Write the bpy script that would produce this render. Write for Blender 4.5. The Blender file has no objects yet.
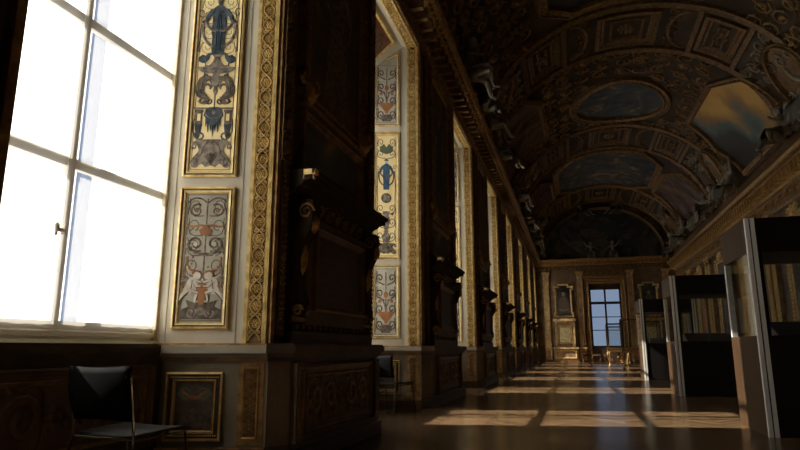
import bpy, math, random
from math import sin, cos, pi, radians as rad, sqrt
rnd = random.Random(7)
sc = bpy.context.scene
COL = sc.collection

# ------------------------------------------------------------------ materials
MATS = {}
def mat(name, col, rough=.6, metal=0., var=None, vs=8., bump=0., bs=40., spec=.4, stretch=(1, 1, 1)):
    m = bpy.data.materials.new(name); m.use_nodes = True
    nt = m.node_tree; N = nt.nodes; L = nt.links
    b = N['Principled BSDF']
    b.inputs['Base Color'].default_value = (*col, 1); b.inputs['Roughness'].default_value = rough
    b.inputs['Metallic'].default_value = metal; b.inputs['Specular IOR Level'].default_value = spec
    tc = N.new('ShaderNodeTexCoord'); mp = N.new('ShaderNodeMapping'); mp.inputs['Scale'].default_value = stretch
    L.new(tc.outputs['Object'], mp.inputs['Vector'])
    if var:
        n = N.new('ShaderNodeTexNoise'); n.inputs['Scale'].default_value = vs; n.inputs['Detail'].default_value = 5
        L.new(mp.outputs[0], n.inputs['Vector'])
        r = N.new('ShaderNodeValToRGB'); r.color_ramp.elements[0].position = .38; r.color_ramp.elements[1].position = .62
        r.color_ramp.elements[0].color = (*var, 1); r.color_ramp.elements[1].color = (*col, 1)
        L.new(n.outputs['Fac'], r.inputs['Fac']); L.new(r.outputs['Color'], b.inputs['Base Color'])
    if bump:
        n2 = N.new('ShaderNodeTexNoise'); n2.inputs['Scale'].default_value = bs; n2.inputs['Detail'].default_value = 4
        L.new(mp.outputs[0], n2.inputs['Vector'])
        bp = N.new('ShaderNodeBump'); bp.inputs['Strength'].default_value = bump; bp.inputs['Distance'].default_value = .02
        L.new(n2.outputs['Fac'], bp.inputs['Height']); L.new(bp.outputs['Normal'], b.inputs['Normal'])
    MATS[name] = m
    return m

mat('gold', (.86, .64, .27), .40, .35, (.58, .38, .13), 14, .15, 60)
mat('gold_pale', (.90, .78, .46), .5, .1, (.62, .46, .20), 10)
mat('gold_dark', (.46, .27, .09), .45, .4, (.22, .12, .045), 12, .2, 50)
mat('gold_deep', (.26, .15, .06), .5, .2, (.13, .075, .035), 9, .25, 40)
mat('ground_brown', (.24, .14, .055), .6, .1, (.12, .07, .03), 20)
mat('ground_dark', (.045, .03, .018), .7)
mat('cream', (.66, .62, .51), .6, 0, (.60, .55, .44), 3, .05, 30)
mat('cream_low', (.24, .205, .15), .6, 0, (.19, .16, .115), 3, .05, 30)
mat('cream_mid', (.44, .40, .31), .6, 0, (.38, .34, .26), 3)
mat('wood_matt', (.045, .03, .018), .85, 0, (.03, .02, .012), 5, spec=.1)
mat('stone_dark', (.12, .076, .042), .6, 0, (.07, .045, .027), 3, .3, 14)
mat('wood_dark', (.06, .036, .02), .5, 0, (.032, .02, .012), 5, .2, 20, stretch=(1, 1, 4))
mat('wood_red', (.14, .07, .032), .45, 0, (.08, .042, .022), 5, .1, 20)
mat('marble_brown', (.46, .29, .16), .35, 0, (.26, .155, .085), 4)
mat('plaster_frame', (.80, .75, .64), .55)
mat('outer_frame', (.62, .68, .82), .6)
mat('black_shell', (.010, .010, .011), .5, spec=.25)
mat('black_back', (.008, .008, .009), .7, spec=.02)
mat('chrome', (.75, .73, .68), .18, 1.)
mat('alu', (.93, .91, .86), .5, .0)
mat('gilt_end', (.66, .47, .21), .5, .1, (.40, .26, .11), 5)
mat('alu_line', (.10, .09, .08), .5)
mat('case_wood', (.058, .031, .014), .55, 0, (.04, .021, .009), 3, stretch=(1, 1, .3), spec=.2)
mat('case_black', (.012, .010, .009), .4)
mat('case_deck', (.07, .065, .065), .5)
mat('paper', (.72, .74, .78), .6)
mat('stucco', (.37, .33, .25), .7, 0, (.24, .20, .14), 6)
mat('stucco_gilt', (.33, .20, .08), .5, .25, (.19, .11, .045), 8)
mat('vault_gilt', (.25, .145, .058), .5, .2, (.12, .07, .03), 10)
mat('end_stone', (.22, .135, .068), .6, 0, (.13, .08, .04), 2)
mat('drape', (.13, .12, .10), .8)
mat('hair', (.12, .09, .06), .8)
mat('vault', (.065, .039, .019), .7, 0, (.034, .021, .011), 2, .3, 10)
# painters' colours of the grotesques
mat('p_goldground', (.96, .80, .44), .55, 0, (.88, .68, .32), 6)
mat('p_creamground', (.50, .47, .39), .6, 0, (.42, .39, .32), 7)
mat('p_greyground', (.42, .39, .31), .6, 0, (.33, .30, .23), 7)
mat('p_redground', (.26, .11, .05), .6, 0, (.17, .07, .035), 6)
mat('p_navy', (.014, .022, .03), .6, 0, (.06, .085, .10), 20)
mat('p_blue', (.05, .12, .20), .6, 0, (.03, .07, .12), 9)
mat('p_umber', (.17, .13, .09), .6, 0, (.04, .03, .022), 22)
mat('p_taupe', (.30, .25, .20), .6, 0, (.09, .07, .05), 22)
mat('p_line', (.10, .065, .035), .6)
mat('p_rust', (.36, .15, .05), .6, 0, (.24, .10, .04), 9)
mat('p_flesh', (.66, .60, .50), .6, 0, (.46, .41, .33), 9)
mat('p_green', (.10, .13, .08), .6)

def painting_mat(name, cols, scale=1.2, dist=1.5, seed=0., tgrad=None, metres=1.):
    """clouded oil painting: noise-driven ramp, optional gradient along a local direction"""
    m = bpy.data.materials.new(name); m.use_nodes = True
    nt = m.node_tree; N = nt.nodes; L = nt.links; b = N['Principled BSDF']
    b.inputs['Roughness'].default_value = .55
    tc = N.new('ShaderNodeTexCoord'); mp = N.new('ShaderNodeMapping')
    mp.inputs['Location'].default_value = (seed, seed * .7, seed * .3)
    L.new(tc.outputs['Object'], mp.inputs['Vector'])
    n = N.new('ShaderNodeTexNoise'); n.inputs['Scale'].default_value = scale; n.inputs['Detail'].default_value = 5
    n.inputs['Distortion'].default_value = dist
    L.new(mp.outputs[0], n.inputs['Vector'])
    r = N.new('ShaderNodeValToRGB'); e = r.color_ramp.elements
    k = len(cols)
    while len(e) < k: e.new(.5)
    for i, c in enumerate(cols):
        e[i].position = .3 + .4 * i / (k - 1); e[i].color = (*c, 1)
    src = n.outputs['Fac']
    if tgrad:
        (dx, dy, dz), off, wt = tgrad
        dp = N.new('ShaderNodeVectorMath'); dp.operation = 'DOT_PRODUCT'; dp.inputs[1].default_value = (dx, dy, dz)
        L.new(tc.outputs['Object'], dp.inputs[0])
        a = N.new('ShaderNodeMath'); a.operation = 'ADD'; a.inputs[1].default_value = off
        L.new(dp.outputs['Value'], a.inputs[0])
        mx = N.new('ShaderNodeMath'); mx.operation = 'MULTIPLY_ADD'; mx.inputs[1].default_value = wt
        L.new(a.outputs[0], mx.inputs[0]); L.new(n.outputs['Fac'], mx.inputs[2]); src = mx.outputs[0]
    L.new(src, r.inputs['Fac']); L.new(r.outputs['Color'], b.inputs['Base Color'])
    MATS[name] = m
painting_mat('paint_dusk', [(.015, .018, .02), (.04, .05, .055), (.10, .09, .07), (.40, .25, .11)], .9, 2.0, 3.1)
painting_mat('paint_oval', [(.014, .022, .03), (.04, .06, .07), (.08, .10, .11), (.5, .28, .10)], .75, 2.5, 5.4)
painting_mat('paint_gold', [(.035, .035, .035), (.09, .145, .15), (.36, .20, .06), (.62, .37, .09)], .5, .5, 1.7, ((-.06, -.14, .20), .02, .62))
painting_mat('paint_brown', [(.02, .016, .014), (.07, .04, .03), (.16, .09, .055), (.22, .15, .10)], .8, 2, 8.2)
painting_mat('paint_lunette', [(.012, .012, .014), (.03, .032, .035), (.07, .06, .05), (.16, .12, .08)], .7, 2.5, 2.2)
painting_mat('paint_tapestry', [(.02, .018, .014), (.05, .04, .028), (.10, .055, .03), (.13, .10, .06)], 2.2, 1.5, 4.)
painting_mat('paint_portrait', [(.012, .010, .009), (.03, .024, .018), (.06, .045, .03)], 2.5, 1, 6.)
painting_mat('paint_dado', [(.02, .02, .016), (.06, .045, .03), (.12, .08, .05), (.05, .055, .04)], 9, 1, 6.)

def floor_mat():
    m = bpy.data.materials.new('parquet'); m.use_nodes = True
    nt = m.node_tree; N = nt.nodes; L = nt.links; b = N['Principled BSDF']
    tc = N.new('ShaderNodeTexCoord'); sp = N.new('ShaderNodeSeparateXYZ'); L.new(tc.outputs['Object'], sp.inputs[0])
    def M(op, a, c=None, c2=None):
        n = N.new('ShaderNodeMath'); n.operation = op
        for i, v in enumerate((a, c, c2)):
            if v is None: continue
            if isinstance(v, (int, float)): n.inputs[i].default_value = v
            else: L.new(v, n.inputs[i])
        return n.outputs[0]
    x, y = sp.outputs[0], sp.outputs[1]
    pp = M('PINGPONG', x, .55)
    v = M('DIVIDE', M('ADD', y, pp), .11)
    row = M('FLOOR', v); fr = M('FRACT', v)
    colr = M('FLOOR', M('DIVIDE', x, .55))
    wn = N.new('ShaderNodeTexWhiteNoise'); wn.noise_dimensions = '2D'
    cb = N.new('ShaderNodeCombineXYZ'); L.new(row, cb.inputs[0]); L.new(colr, cb.inputs[1]); L.new(cb.outputs[0], wn.inputs['Vector'])
    r = N.new('ShaderNodeValToRGB'); r.color_ramp.elements[0].color = (.075, .045, .022, 1); r.color_ramp.elements[1].color = (.20, .125, .066, 1)
    L.new(wn.outputs['Value'], r.inputs['Fac'])
    edge = M('LESS_THAN', M('MINIMUM', fr, M('SUBTRACT', 1., fr)), .035)
    fx = M('FRACT', M('DIVIDE', x, .55))
    edge2 = M('LESS_THAN', M('MINIMUM', fx, M('SUBTRACT', 1., fx)), .006)
    e = M('MAXIMUM', edge, edge2)
    mx = N.new('ShaderNodeMixRGB'); mx.inputs['Color2'].default_value = (.03, .016, .008, 1)
    L.new(M('MULTIPLY', e, .7), mx.inputs['Fac']); L.new(r.outputs['Color'], mx.inputs['Color1'])
    ns = N.new('ShaderNodeTexNoise'); ns.inputs['Scale'].default_value = 1.3; ns.inputs['Detail'].default_value = 6
    L.new(tc.outputs['Object'], ns.inputs['Vector'])
    L.new(mx.outputs['Color'], b.inputs['Base Color'])
    L.new(M('MULTIPLY_ADD', ns.outputs['Fac'], .16, .13), b.inputs['Roughness'])
    bp = N.new('ShaderNodeBump'); bp.inputs['Strength'].default_value = .12; bp.inputs['Distance'].default_value = .01
    L.new(M('ADD', M('MULTIPLY', e, -.6), M('MULTIPLY', wn.outputs['Value'], .35)), bp.inputs['Height']); L.new(bp.outputs[0], b.inputs['Normal'])
    b.inputs['Specular IOR Level'].default_value = .28
    MATS['parquet'] = m
floor_mat()

def sheer_mat(name, trans, col, bias=.5):
    m = bpy.data.materials.new(name); m.use_nodes = True
    nt = m.node_tree; N = nt.nodes; L = nt.links; N.remove(N['Principled BSDF']); o = N['Material Output']
    t = N.new('ShaderNodeBsdfTransparent'); tl = N.new('ShaderNodeBsdfTranslucent'); d = N.new('ShaderNodeBsdfDiffuse')
    tl.inputs[0].default_value = (*col, 1); d.inputs[0].default_value = (*col, 1)
    a = N.new('ShaderNodeMixShader'); a.inputs[0].default_value = bias; L.new(tl.outputs[0], a.inputs[1]); L.new(d.outputs[0], a.inputs[2])
    x = N.new('ShaderNodeMixShader'); x.inputs[0].default_value = 1 - trans; L.new(t.outputs[0], x.inputs[1]); L.new(a.outputs[0], x.inputs[2])
    L.new(x.outputs[0], o.inputs['Surface']); MATS[name] = m
sheer_mat('sheer_blind', .60, (.93, .93, .93), .25); sheer_mat('scatter_veil', .80, (.93, .91, .86), .2); sheer_mat('painted_shadow', .0, (.02, .036, .075), .1)  # last one is bluish shade put into a cloth colour
def glass_mat(name, tint, refl=.06):
    m = bpy.data.materials.new(name); m.use_nodes = True
    nt = m.node_tree; N = nt.nodes; L = nt.links; N.remove(N['Principled BSDF']); o = N['Material Output']
    t = N.new('ShaderNodeBsdfTransparent'); t.inputs[0].default_value = (*tint, 1)
    g = N.new('ShaderNodeBsdfGlossy'); g.inputs['Roughness'].default_value = .03; g.inputs[0].default_value = (.9, .9, .9, 1)
    lw = N.new('ShaderNodeLayerWeight'); lw.inputs[0].default_value = .5
    pw = N.new('ShaderNodeMath'); pw.operation = 'POWER'; L.new(lw.outputs['Facing'], pw.inputs[0]); pw.inputs[1].default_value = 4.5
    f = N.new('ShaderNodeMath'); f.operation = 'MULTIPLY_ADD'; L.new(pw.outputs[0], f.inputs[0]); f.inputs[1].default_value = .8; f.inputs[2].default_value = .03
    x = N.new('ShaderNodeMixShader'); L.new(f.outputs[0], x.inputs[0]); L.new(t.outputs[0], x.inputs[1]); L.new(g.outputs[0], x.inputs[2])
    L.new(x.outputs[0], o.inputs['Surface']); MATS[name] = m
glass_mat('glass', (.93, .94, .93)); glass_mat('glass_end', (.41, .445, .50)); glass_mat('glass_clear', (.97, .97, .97))

# ------------------------------------------------------------------ mesh builder
def panel_map(x, w, z): return (x, -w, z)
class MB:
    """collects faces in panel coordinates: x to the right, w towards the viewer, z up"""
    def __init__(s, f=panel_map): s.v = []; s.fc = []; s.mi = []; s.mats = []; s.f = f; s.sm = []
    def m(s, name):
        if name not in s.mats: s.mats.append(name)
        return s.mats.index(name)
    def add(s, pts, faces, m, smooth=False, raw=False):
        b = len(s.v); s.v += [p if raw else s.f(*p) for p in pts]
        k = s.m(m)
        for f in faces: s.fc.append([b + i for i in f]); s.mi.append(k); s.sm.append(smooth)
    def box(s, x0, x1, w0, w1, z0, z1, m, nx=1, nz=1):
        p = []; F = []
        xs = [x0 + (x1 - x0) * i / nx for i in range(nx + 1)]; zs = [z0 + (z1 - z0) * i / nz for i in range(nz + 1)]
        for w in (w0, w1):
            for z in zs:
                for x in xs: p.append((x, w, z))
        n = nx + 1; S = n * (nz + 1)
        for j in range(nz):
            for i in range(nx):
                a = j * n + i
                F.append((a, a + n, a + n + 1, a + 1)); F.append((S + a, S + a + 1, S + a + n + 1, S + a + n))
        for i in range(nx):
            a = i; F.append((a, a + 1, S + a + 1, S + a)); a = nz * n + i; F.append((a, S + a, S + a + 1, a + 1))
        for j in range(nz):
            a = j * n; F.append((a, S + a, S + a + n, a + n)); a = j * n + nx; F.append((a, a + n, S + a + n, S + a))
        s.add(p, F, m)
    def sweep(s, path, prof, m, closed=True, ms=None):
        """mitred moulding: profile of (offset to the left of the path, height)"""
        n = len(path); pts = []
        for i, (x, z) in enumerate(path):
            if closed: a, c = path[i - 1], path[(i + 1) % n]
            else: a, c = path[max(i - 1, 0)], path[min(i + 1, n - 1)]
            def nrm(p, q):
                dx, dz = q[0] - p[0], q[1] - p[1]; l = math.hypot(dx, dz) or 1; return (-dz / l, dx / l)
            n1 = nrm(a, (x, z)) if a != (x, z) else None; n2 = nrm((x, z), c) if c != (x, z) else None
            n1 = n1 or n2; n2 = n2 or n1
            mx, mz = n1[0] + n2[0], n1[1] + n2[1]; l2 = mx * mx + mz * mz
            if l2 < .05: mx, mz, l2 = n2[0], n2[1], 1
            k = 2 / l2 if l2 != 1 else 1
            for (o, w) in prof: pts.append((x + mx * k * o, w, z + mz * k * o))
        q = len(prof)
        for j in range(q - 1):
            F = []
            for i in range(n if closed else n - 1):
                a = i * q + j; c = ((i + 1) % n) * q + j
                F.append((a, c, c + 1, a + 1))
            s.add(pts if j == 0 else [], F, (ms[j] if ms else m)) if j == 0 else s._more(F, (ms[j] if ms else m), len(pts))
        if not closed:
            s._more([tuple(range(q)), tuple(range((n - 1) * q + q - 1, (n - 1) * q - 1, -1))], m, len(pts))
    def _more(s, F, m, cnt):
        b = len(s.v) - cnt; k = s.m(m)
        for f in F: s.fc.append([b + i for i in f]); s.mi.append(k); s.sm.append(False)
    def rect(s, x0, x1, z0, z1, prof, m, ms=None, dens=None):
        p = [(x0, z0), (x1, z0), (x1, z1), (x0, z1)]
        if dens: p = densify(p + [p[0]], dens)[:-1]
        s.sweep(p, prof, m, True, ms)
    def poly(s, pts, m, w, t=.003):
        n = len(pts)
        s.add([(x, w - t, z) for x, z in pts] + [(x, w, z) for x, z in pts],
              [tuple(range(n, 2 * n))] + [(i, (i + 1) % n, n + (i + 1) % n, n + i) for i in range(n)], m)
    def ribbon(s, pts, wid, m, w, h=.0, t=.003, taper=0.):
        """stroke; h>0 gives it a ridge (carved), else flat paint"""
        n = len(pts); P = []
        for i, (x, z) in enumerate(pts):
            a, c = pts[max(i - 1, 0)], pts[min(i + 1, n - 1)]
            dx, dz = c[0] - a[0], c[1] - a[1]; l = math.hypot(dx, dz) or 1
            u = i / max(n - 1, 1); ww = wid * .5 * (1 - taper * u)
            nx, nz = -dz / l * ww, dx / l * ww
            P += [(x + nx, w - t, z + nz), (x + nx * .6, w + h * .75, z + nz * .6), (x - nx * .6, w + h * .75, z - nz * .6), (x - nx, w - t, z - nz)]
        F = []
        for i in range(n - 1):
            a = i * 4
            for j in range(3): F.append((a + j, a + j + 1, a + j + 5, a + j + 4))
        s.add(P, F, m)
    def dome(s, cx, cz, rx, rz, h, m, w=0., n=10, rings=2):
        P = [(cx, w + h, cz)]; F = []
        for r in range(1, rings + 2):
            a = r / (rings + 1)
            for k in range(n):
                t = 2 * pi * k / n
                P.append((cx + rx * a * cos(t), w + h * sqrt(max(0, 1 - a * a)), cz + rz * a * sin(t)))
        for k in range(n): F.append((0, 1 + k, 1 + (k + 1) % n))
        for r in range(rings):
            for k in range(n):
                a = 1 + r * n + k; b_ = 1 + r * n + (k + 1) % n
                F.append((a, a + n, b_ + n, b_))
        s.add(P, F, m, True)
    def flower(s, cx, cz, r, h, m, w=0., n=6, m2=None):
        for k in range(n):
            t = 2 * pi * k / n
            s.dome(cx + cos(t) * r * .62, cz + sin(t) * r * .62, r * .36, r * .36, h * .7, m, w, 6, 1)
        s.dome(cx, cz, r * .3, r * .3, h, m2 or m, w, 6, 1)
    def lathe(s, prof, m, c=(0, 0, 0), n=14, sq=1., caps=True):
        P = []; F = []
        for (r, z) in prof:
            for k in range(n):
                t = 2 * pi * k / n
                P.append((c[0] + r * cos(t), c[1] + r * sin(t) * sq, c[2] + z))
        for i in range(len(prof) - 1):
            for k in range(n):
                a = i * n + k; b_ = i * n + (k + 1) % n
                F.append((a, b_, b_ + n, a + n))
        if caps: F += [tuple(range(n)), tuple(range((len(prof) - 1) * n, len(prof) * n))]
        s.add(P, F, m, True)
    def tube(s, pts, r, m, n=8, rs=None):
        """3D tube in panel coordinates"""
        P = []; F = []; N = len(pts)
        for i, p in enumerate(pts):
            a, c = pts[max(i - 1, 0)], pts[min(i + 1, N - 1)]
            d = [c[k] - a[k] for k in range(3)]; l = sqrt(sum(q * q for q in d)) or 1; d = [q / l for q in d]
            up = (0, 0, 1) if abs(d[2]) < .9 else (1, 0, 0)
            e = [d[1] * up[2] - d[2] * up[1], d[2] * up[0] - d[0] * up[2], d[0] * up[1] - d[1] * up[0]]
            l = sqrt(sum(q * q for q in e)); e = [q / l for q in e]
            g = [d[1] * e[2] - d[2] * e[1], d[2] * e[0] - d[0] * e[2], d[0] * e[1] - d[1] * e[0]]
            rr = rs[i] if rs else r
            for k in range(n):
                t = 2 * pi * k / n
                P.append(tuple(p[j] + rr * (cos(t) * e[j] + sin(t) * g[j]) for j in range(3)))
        for i in range(N - 1):
            for k in range(n):
                a = i * n + k; b_ = i * n + (k + 1) % n
                F.append((a, b_, b_ + n, a + n))
        F += [tuple(range(n)), tuple(range((N - 1) * n, N * n))]
        s.add(P, F, m, True)
    def build(s, name, parent=None, loc=(0, 0, 0), rotz=0, org=None, **kw):
        if org: s.v = [(x - org[0], y - org[1], z - org[2]) for x, y, z in s.v]; loc = org
        me = bpy.data.meshes.new(name); me.from_pydata(s.v, [], s.fc)
        for k in s.mats: me.materials.append(MATS[k])
        me.polygons.foreach_set('material_index', s.mi); me.polygons.foreach_set('use_smooth', s.sm)
        me.update(); me.validate()
        o = bpy.data.objects.new(name, me); COL.objects.link(o)
        o.location = loc; o.rotation_euler = (0, 0, rotz)
        if parent: o.parent = parent
        return o

def densify(p, d):
    out = []
    for a, b in zip(p, p[1:]):
        n = max(1, int(math.hypot(b[0] - a[0], b[1] - a[1]) / d))
        out += [(a[0] + (b[0] - a[0]) * i / n, a[1] + (b[1] - a[1]) * i / n) for i in range(n)]
    return out + [p[-1]]
def spiral(cx, cz, r0, r1, a0, turns, n=12, sq=1.):
    return [(cx + (r0 + (r1 - r0) * i / n) * cos(a0 + 2 * pi * turns * i / n), cz + sq * (r0 + (r1 - r0) * i / n) * sin(a0 + 2 * pi * turns * i / n)) for i in range(n + 1)]
def bez(p0, p1, p2, p3, n=8):
    o = []
    for i in range(n + 1):
        t = i / n; u = 1 - t
        o.append(tuple(u**3 * p0[k] + 3 * u * u * t * p1[k] + 3 * u * t * t * p2[k] + t**3 * p3[k] for k in range(2)))
    return o
def ell(cx, cz, rx, rz, n=20, a0=0, a1=2 * pi):
    return [(cx + rx * cos(a0 + (a1 - a0) * i / n), cz + rz * sin(a0 + (a1 - a0) * i / n)) for i in range(n if abs(a1 - a0 - 2 * pi) < 1e-6 else n + 1)]

def thing(name, label, cat, loc=(0, 0, 0), rotz=0, group=None):
    o = bpy.data.objects.new(name, None); COL.objects.link(o); o.location = loc; o.rotation_euler = (0, 0, rotz)
    o.empty_display_size = .2
    return tag(o, label, cat, group)
def tag(o, label, cat, group=None):
    o['label'] = label; o['category'] = cat
    if group: o['group'] = group
    return o
def struct(o): o['kind'] = 'structure'; return o
def copy_tree(o, parent=None):
    c = o.copy(); COL.objects.link(c); c.parent = parent
    for ch in list(o.children): copy_tree(ch, c)
    return c
def place(o, loc, rotz=None, label=None):
    o.location = loc
    if rotz is not None: o.rotation_euler = (0, 0, rotz)
    if label: o['label'] = label
    return o
ORD = ['nearest', 'second', 'third', 'fourth', 'fifth', 'sixth', 'seventh']

# carved ornament -------------------------------------------------------------
def rinceau(mb, x0, x1, z0, z1, m, w, h, cell=None, flowers=True, simple=False):
    """running scroll with rosettes along the longer side"""
    W, Hh = x1 - x0, z1 - z0
    vert = Hh > W
    wid, ln = (W, Hh) if vert else (Hh, W)
    cell = cell or wid * 1.35
    n = max(1, round(ln / cell)); c = ln / n
    def T(p): return [((x0 + wid / 2 + q[0], z0 + q[1]) if vert else (x0 + q[1], z0 + wid / 2 + q[0])) for q in p]
    for i in range(n):
        s = 1 if i % 2 else -1; zc = c * (i + .5); r = min(wid, c) * .40
        sp = spiral(0, zc, r * 1.05, r * .42, -pi / 2 if s > 0 else -pi / 2, 1.15 * s, 7 if simple else 13)
        mb.ribbon(T(sp), wid * .15, m, w, h)
        if not simple:
            for q in (-1, 1): mb.dome(*T([(q * wid * .22, zc + c * .47)])[0], wid * .08, wid * .08, h * .8, m, w, 5, 1)
            for k in range(5): mb.dome(*T([(cos(k * 1.26 + i) * r * .78, zc + sin(k * 1.26 + i) * r * .78)])[0], wid * .05, wid * .05, h * .8, m, w, 5, 0)
        if flowers:
            (a, b_), = T([(0, zc)])
            mb.flower(a, b_, r * .42, h * 1.2, m, w, 5 if not simple else 4)
        if not simple:
            for q in (-1, 1):
                mb.ribbon(T(bez((q * wid * .46, zc + c * .30), (q * wid * .44, zc + c * .5), (q * wid * .1, zc + c * .36), (q * wid * .06, zc + c * .5))), wid * .10, m, w, h * .9, taper=.5)
                mb.dome(*T([(q * wid * .40, zc - c * .40)])[0], wid * .09, wid * .09, h, m, w, 6, 1)
                mb.ribbon(T([(q * wid * .47, zc - c * .28), (q * wid * .41, zc - c * .1), (q * wid * .46, zc + c * .1)]), wid * .07, m, w, h * .7)
def guilloche(mb, x0, x1, z0, z1, m, w, h, cell, m2=None):
    """interlaced strands with a rosette in every eye and leaves in the gaps"""
    W = x1 - x0; cx = (x0 + x1) / 2; n = round((z1 - z0) / cell); c = (z1 - z0) / n
    for q in (-1, 1):
        k = n * 8
        mb.ribbon([(cx + q * W * .40 * cos(pi * i / 8), z0 + (z1 - z0) * i / k) for i in range(k + 1)], W * .11, m, w + .004 * (q + 1), h * .8)
        mb.ribbon([(cx + q * W * .47, z0 + (z1 - z0) * i / (n * 2)) for i in range(n * 2 + 1)], W * .05, m, w, h * .5)
    for i in range(n + 1):
        zc = z0 + c * i
        if zc + c * .3 < z1 and zc - c * .3 > z0:
            mb.flower(cx, zc, W * .27, h * 1.1, m, w, 6, m2); mb.ribbon(ell(cx, zc, W * .30, W * .30, 12) + [(cx + W * .30, zc)], W * .05, m, w, h * .5)
        if i < n:
            zg = zc + c * .5
            for q in (-1, 1):
                mb.ribbon(spiral(cx + q * W * .30, zg, W * .13, W * .03, pi / 2, q * 1.3, 9), W * .07, m, w, h * .8)
                mb.dome(cx + q * W * .43, zg + c * .2, W * .05, W * .08, h * .8, m, w, 5, 1); mb.dome(cx + q * W * .43, zg - c * .2, W * .05, W * .08, h * .8, m, w, 5, 1)
def grotesque_relief(mb, x0, x1, z0, z1, m, w, h):
    """symmetrical carved panel: central stem, vase, mask and mirrored scrolls"""
    cx = (x0 + x1) / 2; W = x1 - x0; Hh = z1 - z0
    n = max(1, round(Hh / (W * .62)))
    c = Hh / n
    mb.ribbon([(cx, z0 + Hh * .03), (cx, z1 - Hh * .03)], W * .06, m, w, h * .6)
    for i in range(n):
        zc = z0 + c * (i + .5)
        for q in (-1, 1):
            sp = spiral(cx + q * W * .25, zc + c * .08, min(W * .2, c * .38), W * .05, -pi / 2, (.5 if q > 0 else -.5) * 2.1, 10)
            mb.ribbon([(cx, zc - c * .42)] + sp, W * .07, m, w, h)
            mb.ribbon(bez((cx, zc + c * .45), (cx + q * W * .15, zc + c * .48), (cx + q * W * .42, zc + c * .4), (cx + q * W * .43, zc + c * .1), 5), W * .06, m, w, h * .8, taper=.6)
            mb.dome(cx + q * W * .25, zc + c * .08, W * .05, W * .05, h, m, w, 6, 1)
        if i % 2: mb.flower(cx, zc, W * .12, h * 1.5, m, w, 6)
        else: mb.dome(cx, zc, W * .10, c * .2, h * 1.8, m, w, 8, 2)
def bead_row(mb, a, b, step, r, m, w, h=None):
    L = math.hypot(b[0] - a[0], b[1] - a[1]); n = max(1, int(L / step))
    for i in range(n + 1):
        mb.dome(a[0] + (b[0] - a[0]) * i / n, a[1] + (b[1] - a[1]) * i / n, r, r, h or r, m, w, 5, 1)
PF = [(0, 0), (0, .030), (.010, .036), (.018, .026), (.030, .022), (.036, .014), (.046, .012), (.046, 0)]
def frame_prof(width, height, base=0.):
    k = width / .046; j = height / .036
    return [(o * k, base + w * j) for o, w in PF]

# ------------------------------------------------------------------ positions
XW = -2.3; XG = -3.154; XR = 6.4; YE = 41.; CX = 2.05
EDGE = [4.28, 9.15, 14.6, 19.9, 25.0, 30.2, 35.4, 40.4]      # far side of each window opening
OW = 2.4; A = rad(15.95); CA, SA = cos(A), sin(A)
DEP = (XW - XG) / CA                                   # depth of a splayed reveal along its face
def reveal_map(x, w, z): return (XW * 0 + x * CA + w * SA, x * SA - w * CA, z)     # relative to (XW, edge, 0)
def near_map(x, w, z): return (x * CA + w * SA, -OW - x * SA + w * CA, z)

# ------------------------------------------------------------------ room shell
mb = MB(lambda x, w, z: (x, w, z))
mb.box(-3.7, XR + .3, -4, YE + .3, -.12, 0, 'parquet'); struct(mb.build('floor'))

def wall_left():
    mb = MB(lambda x, w, z: (x, w, z))
    def prism(poly, z0, z1, mats):
        n = len(poly)
        for i in range(n):
            a, b_ = poly[i], poly[(i + 1) % n]
            mb.add([(a[0], a[1], z0), (b_[0], b_[1], z0), (b_[0], b_[1], z1), (a[0], a[1], z1)], [(0, 1, 2, 3)], mats[i])
        mb.add([(p[0], p[1], z1) for p in poly], [tuple(range(n))], 'cream')
    g = DEP * SA
    ends = [-4.] + EDGE; nxt = [e - OW for e in EDGE] + [None]
    for i, y0 in enumerate(ends):
        y1 = nxt[i]
        if y1 is None:
            y1 = 38.2
            # last opening is filled by a blind pier up to the end wall
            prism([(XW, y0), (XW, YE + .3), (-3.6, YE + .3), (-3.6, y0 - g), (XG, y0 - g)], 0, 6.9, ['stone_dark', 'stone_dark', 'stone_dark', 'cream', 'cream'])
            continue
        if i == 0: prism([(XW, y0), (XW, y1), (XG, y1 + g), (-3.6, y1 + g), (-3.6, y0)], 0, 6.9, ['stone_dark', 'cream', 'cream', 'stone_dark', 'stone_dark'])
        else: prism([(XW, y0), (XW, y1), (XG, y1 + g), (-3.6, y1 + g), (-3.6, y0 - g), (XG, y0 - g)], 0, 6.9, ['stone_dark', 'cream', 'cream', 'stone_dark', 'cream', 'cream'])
    for e in EDGE:
        s = e - OW
        # apron under the window
        P = [(-3.05, s + .21), (-3.05, e - .21), (-3.6, e - .24), (-3.6, s + .24)]
        prism(P, 0, .93, ['wood_dark'] * 4)
        # head with a sloping soffit
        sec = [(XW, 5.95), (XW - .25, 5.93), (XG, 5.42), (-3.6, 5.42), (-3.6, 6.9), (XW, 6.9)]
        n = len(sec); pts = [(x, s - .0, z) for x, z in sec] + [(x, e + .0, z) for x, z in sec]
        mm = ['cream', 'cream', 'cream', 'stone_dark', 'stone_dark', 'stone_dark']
        for k in range(n):
            j = (k + 1) % n
            mb.add([pts[k], pts[j], pts[n + j], pts[n + k]], [(0, 1, 2, 3)], mm[k])
    return struct(mb.build('wall_left'))
wall_left()

def plain_wall(name, x0, x1, y0, y1, z0, z1, m='stone_dark'):
    mb = MB(lambda x, w, z: (x, w, z)); mb.box(x0, x1, y0, y1, z0, z1, m); return struct(mb.build(name))
plain_wall('wall_right', XR, XR + .3, -4, YE + .3, 0, 6.9)
plain_wall('wall_back', -3.7, XR + .3, -4.3, -4, 0, 11)
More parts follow.
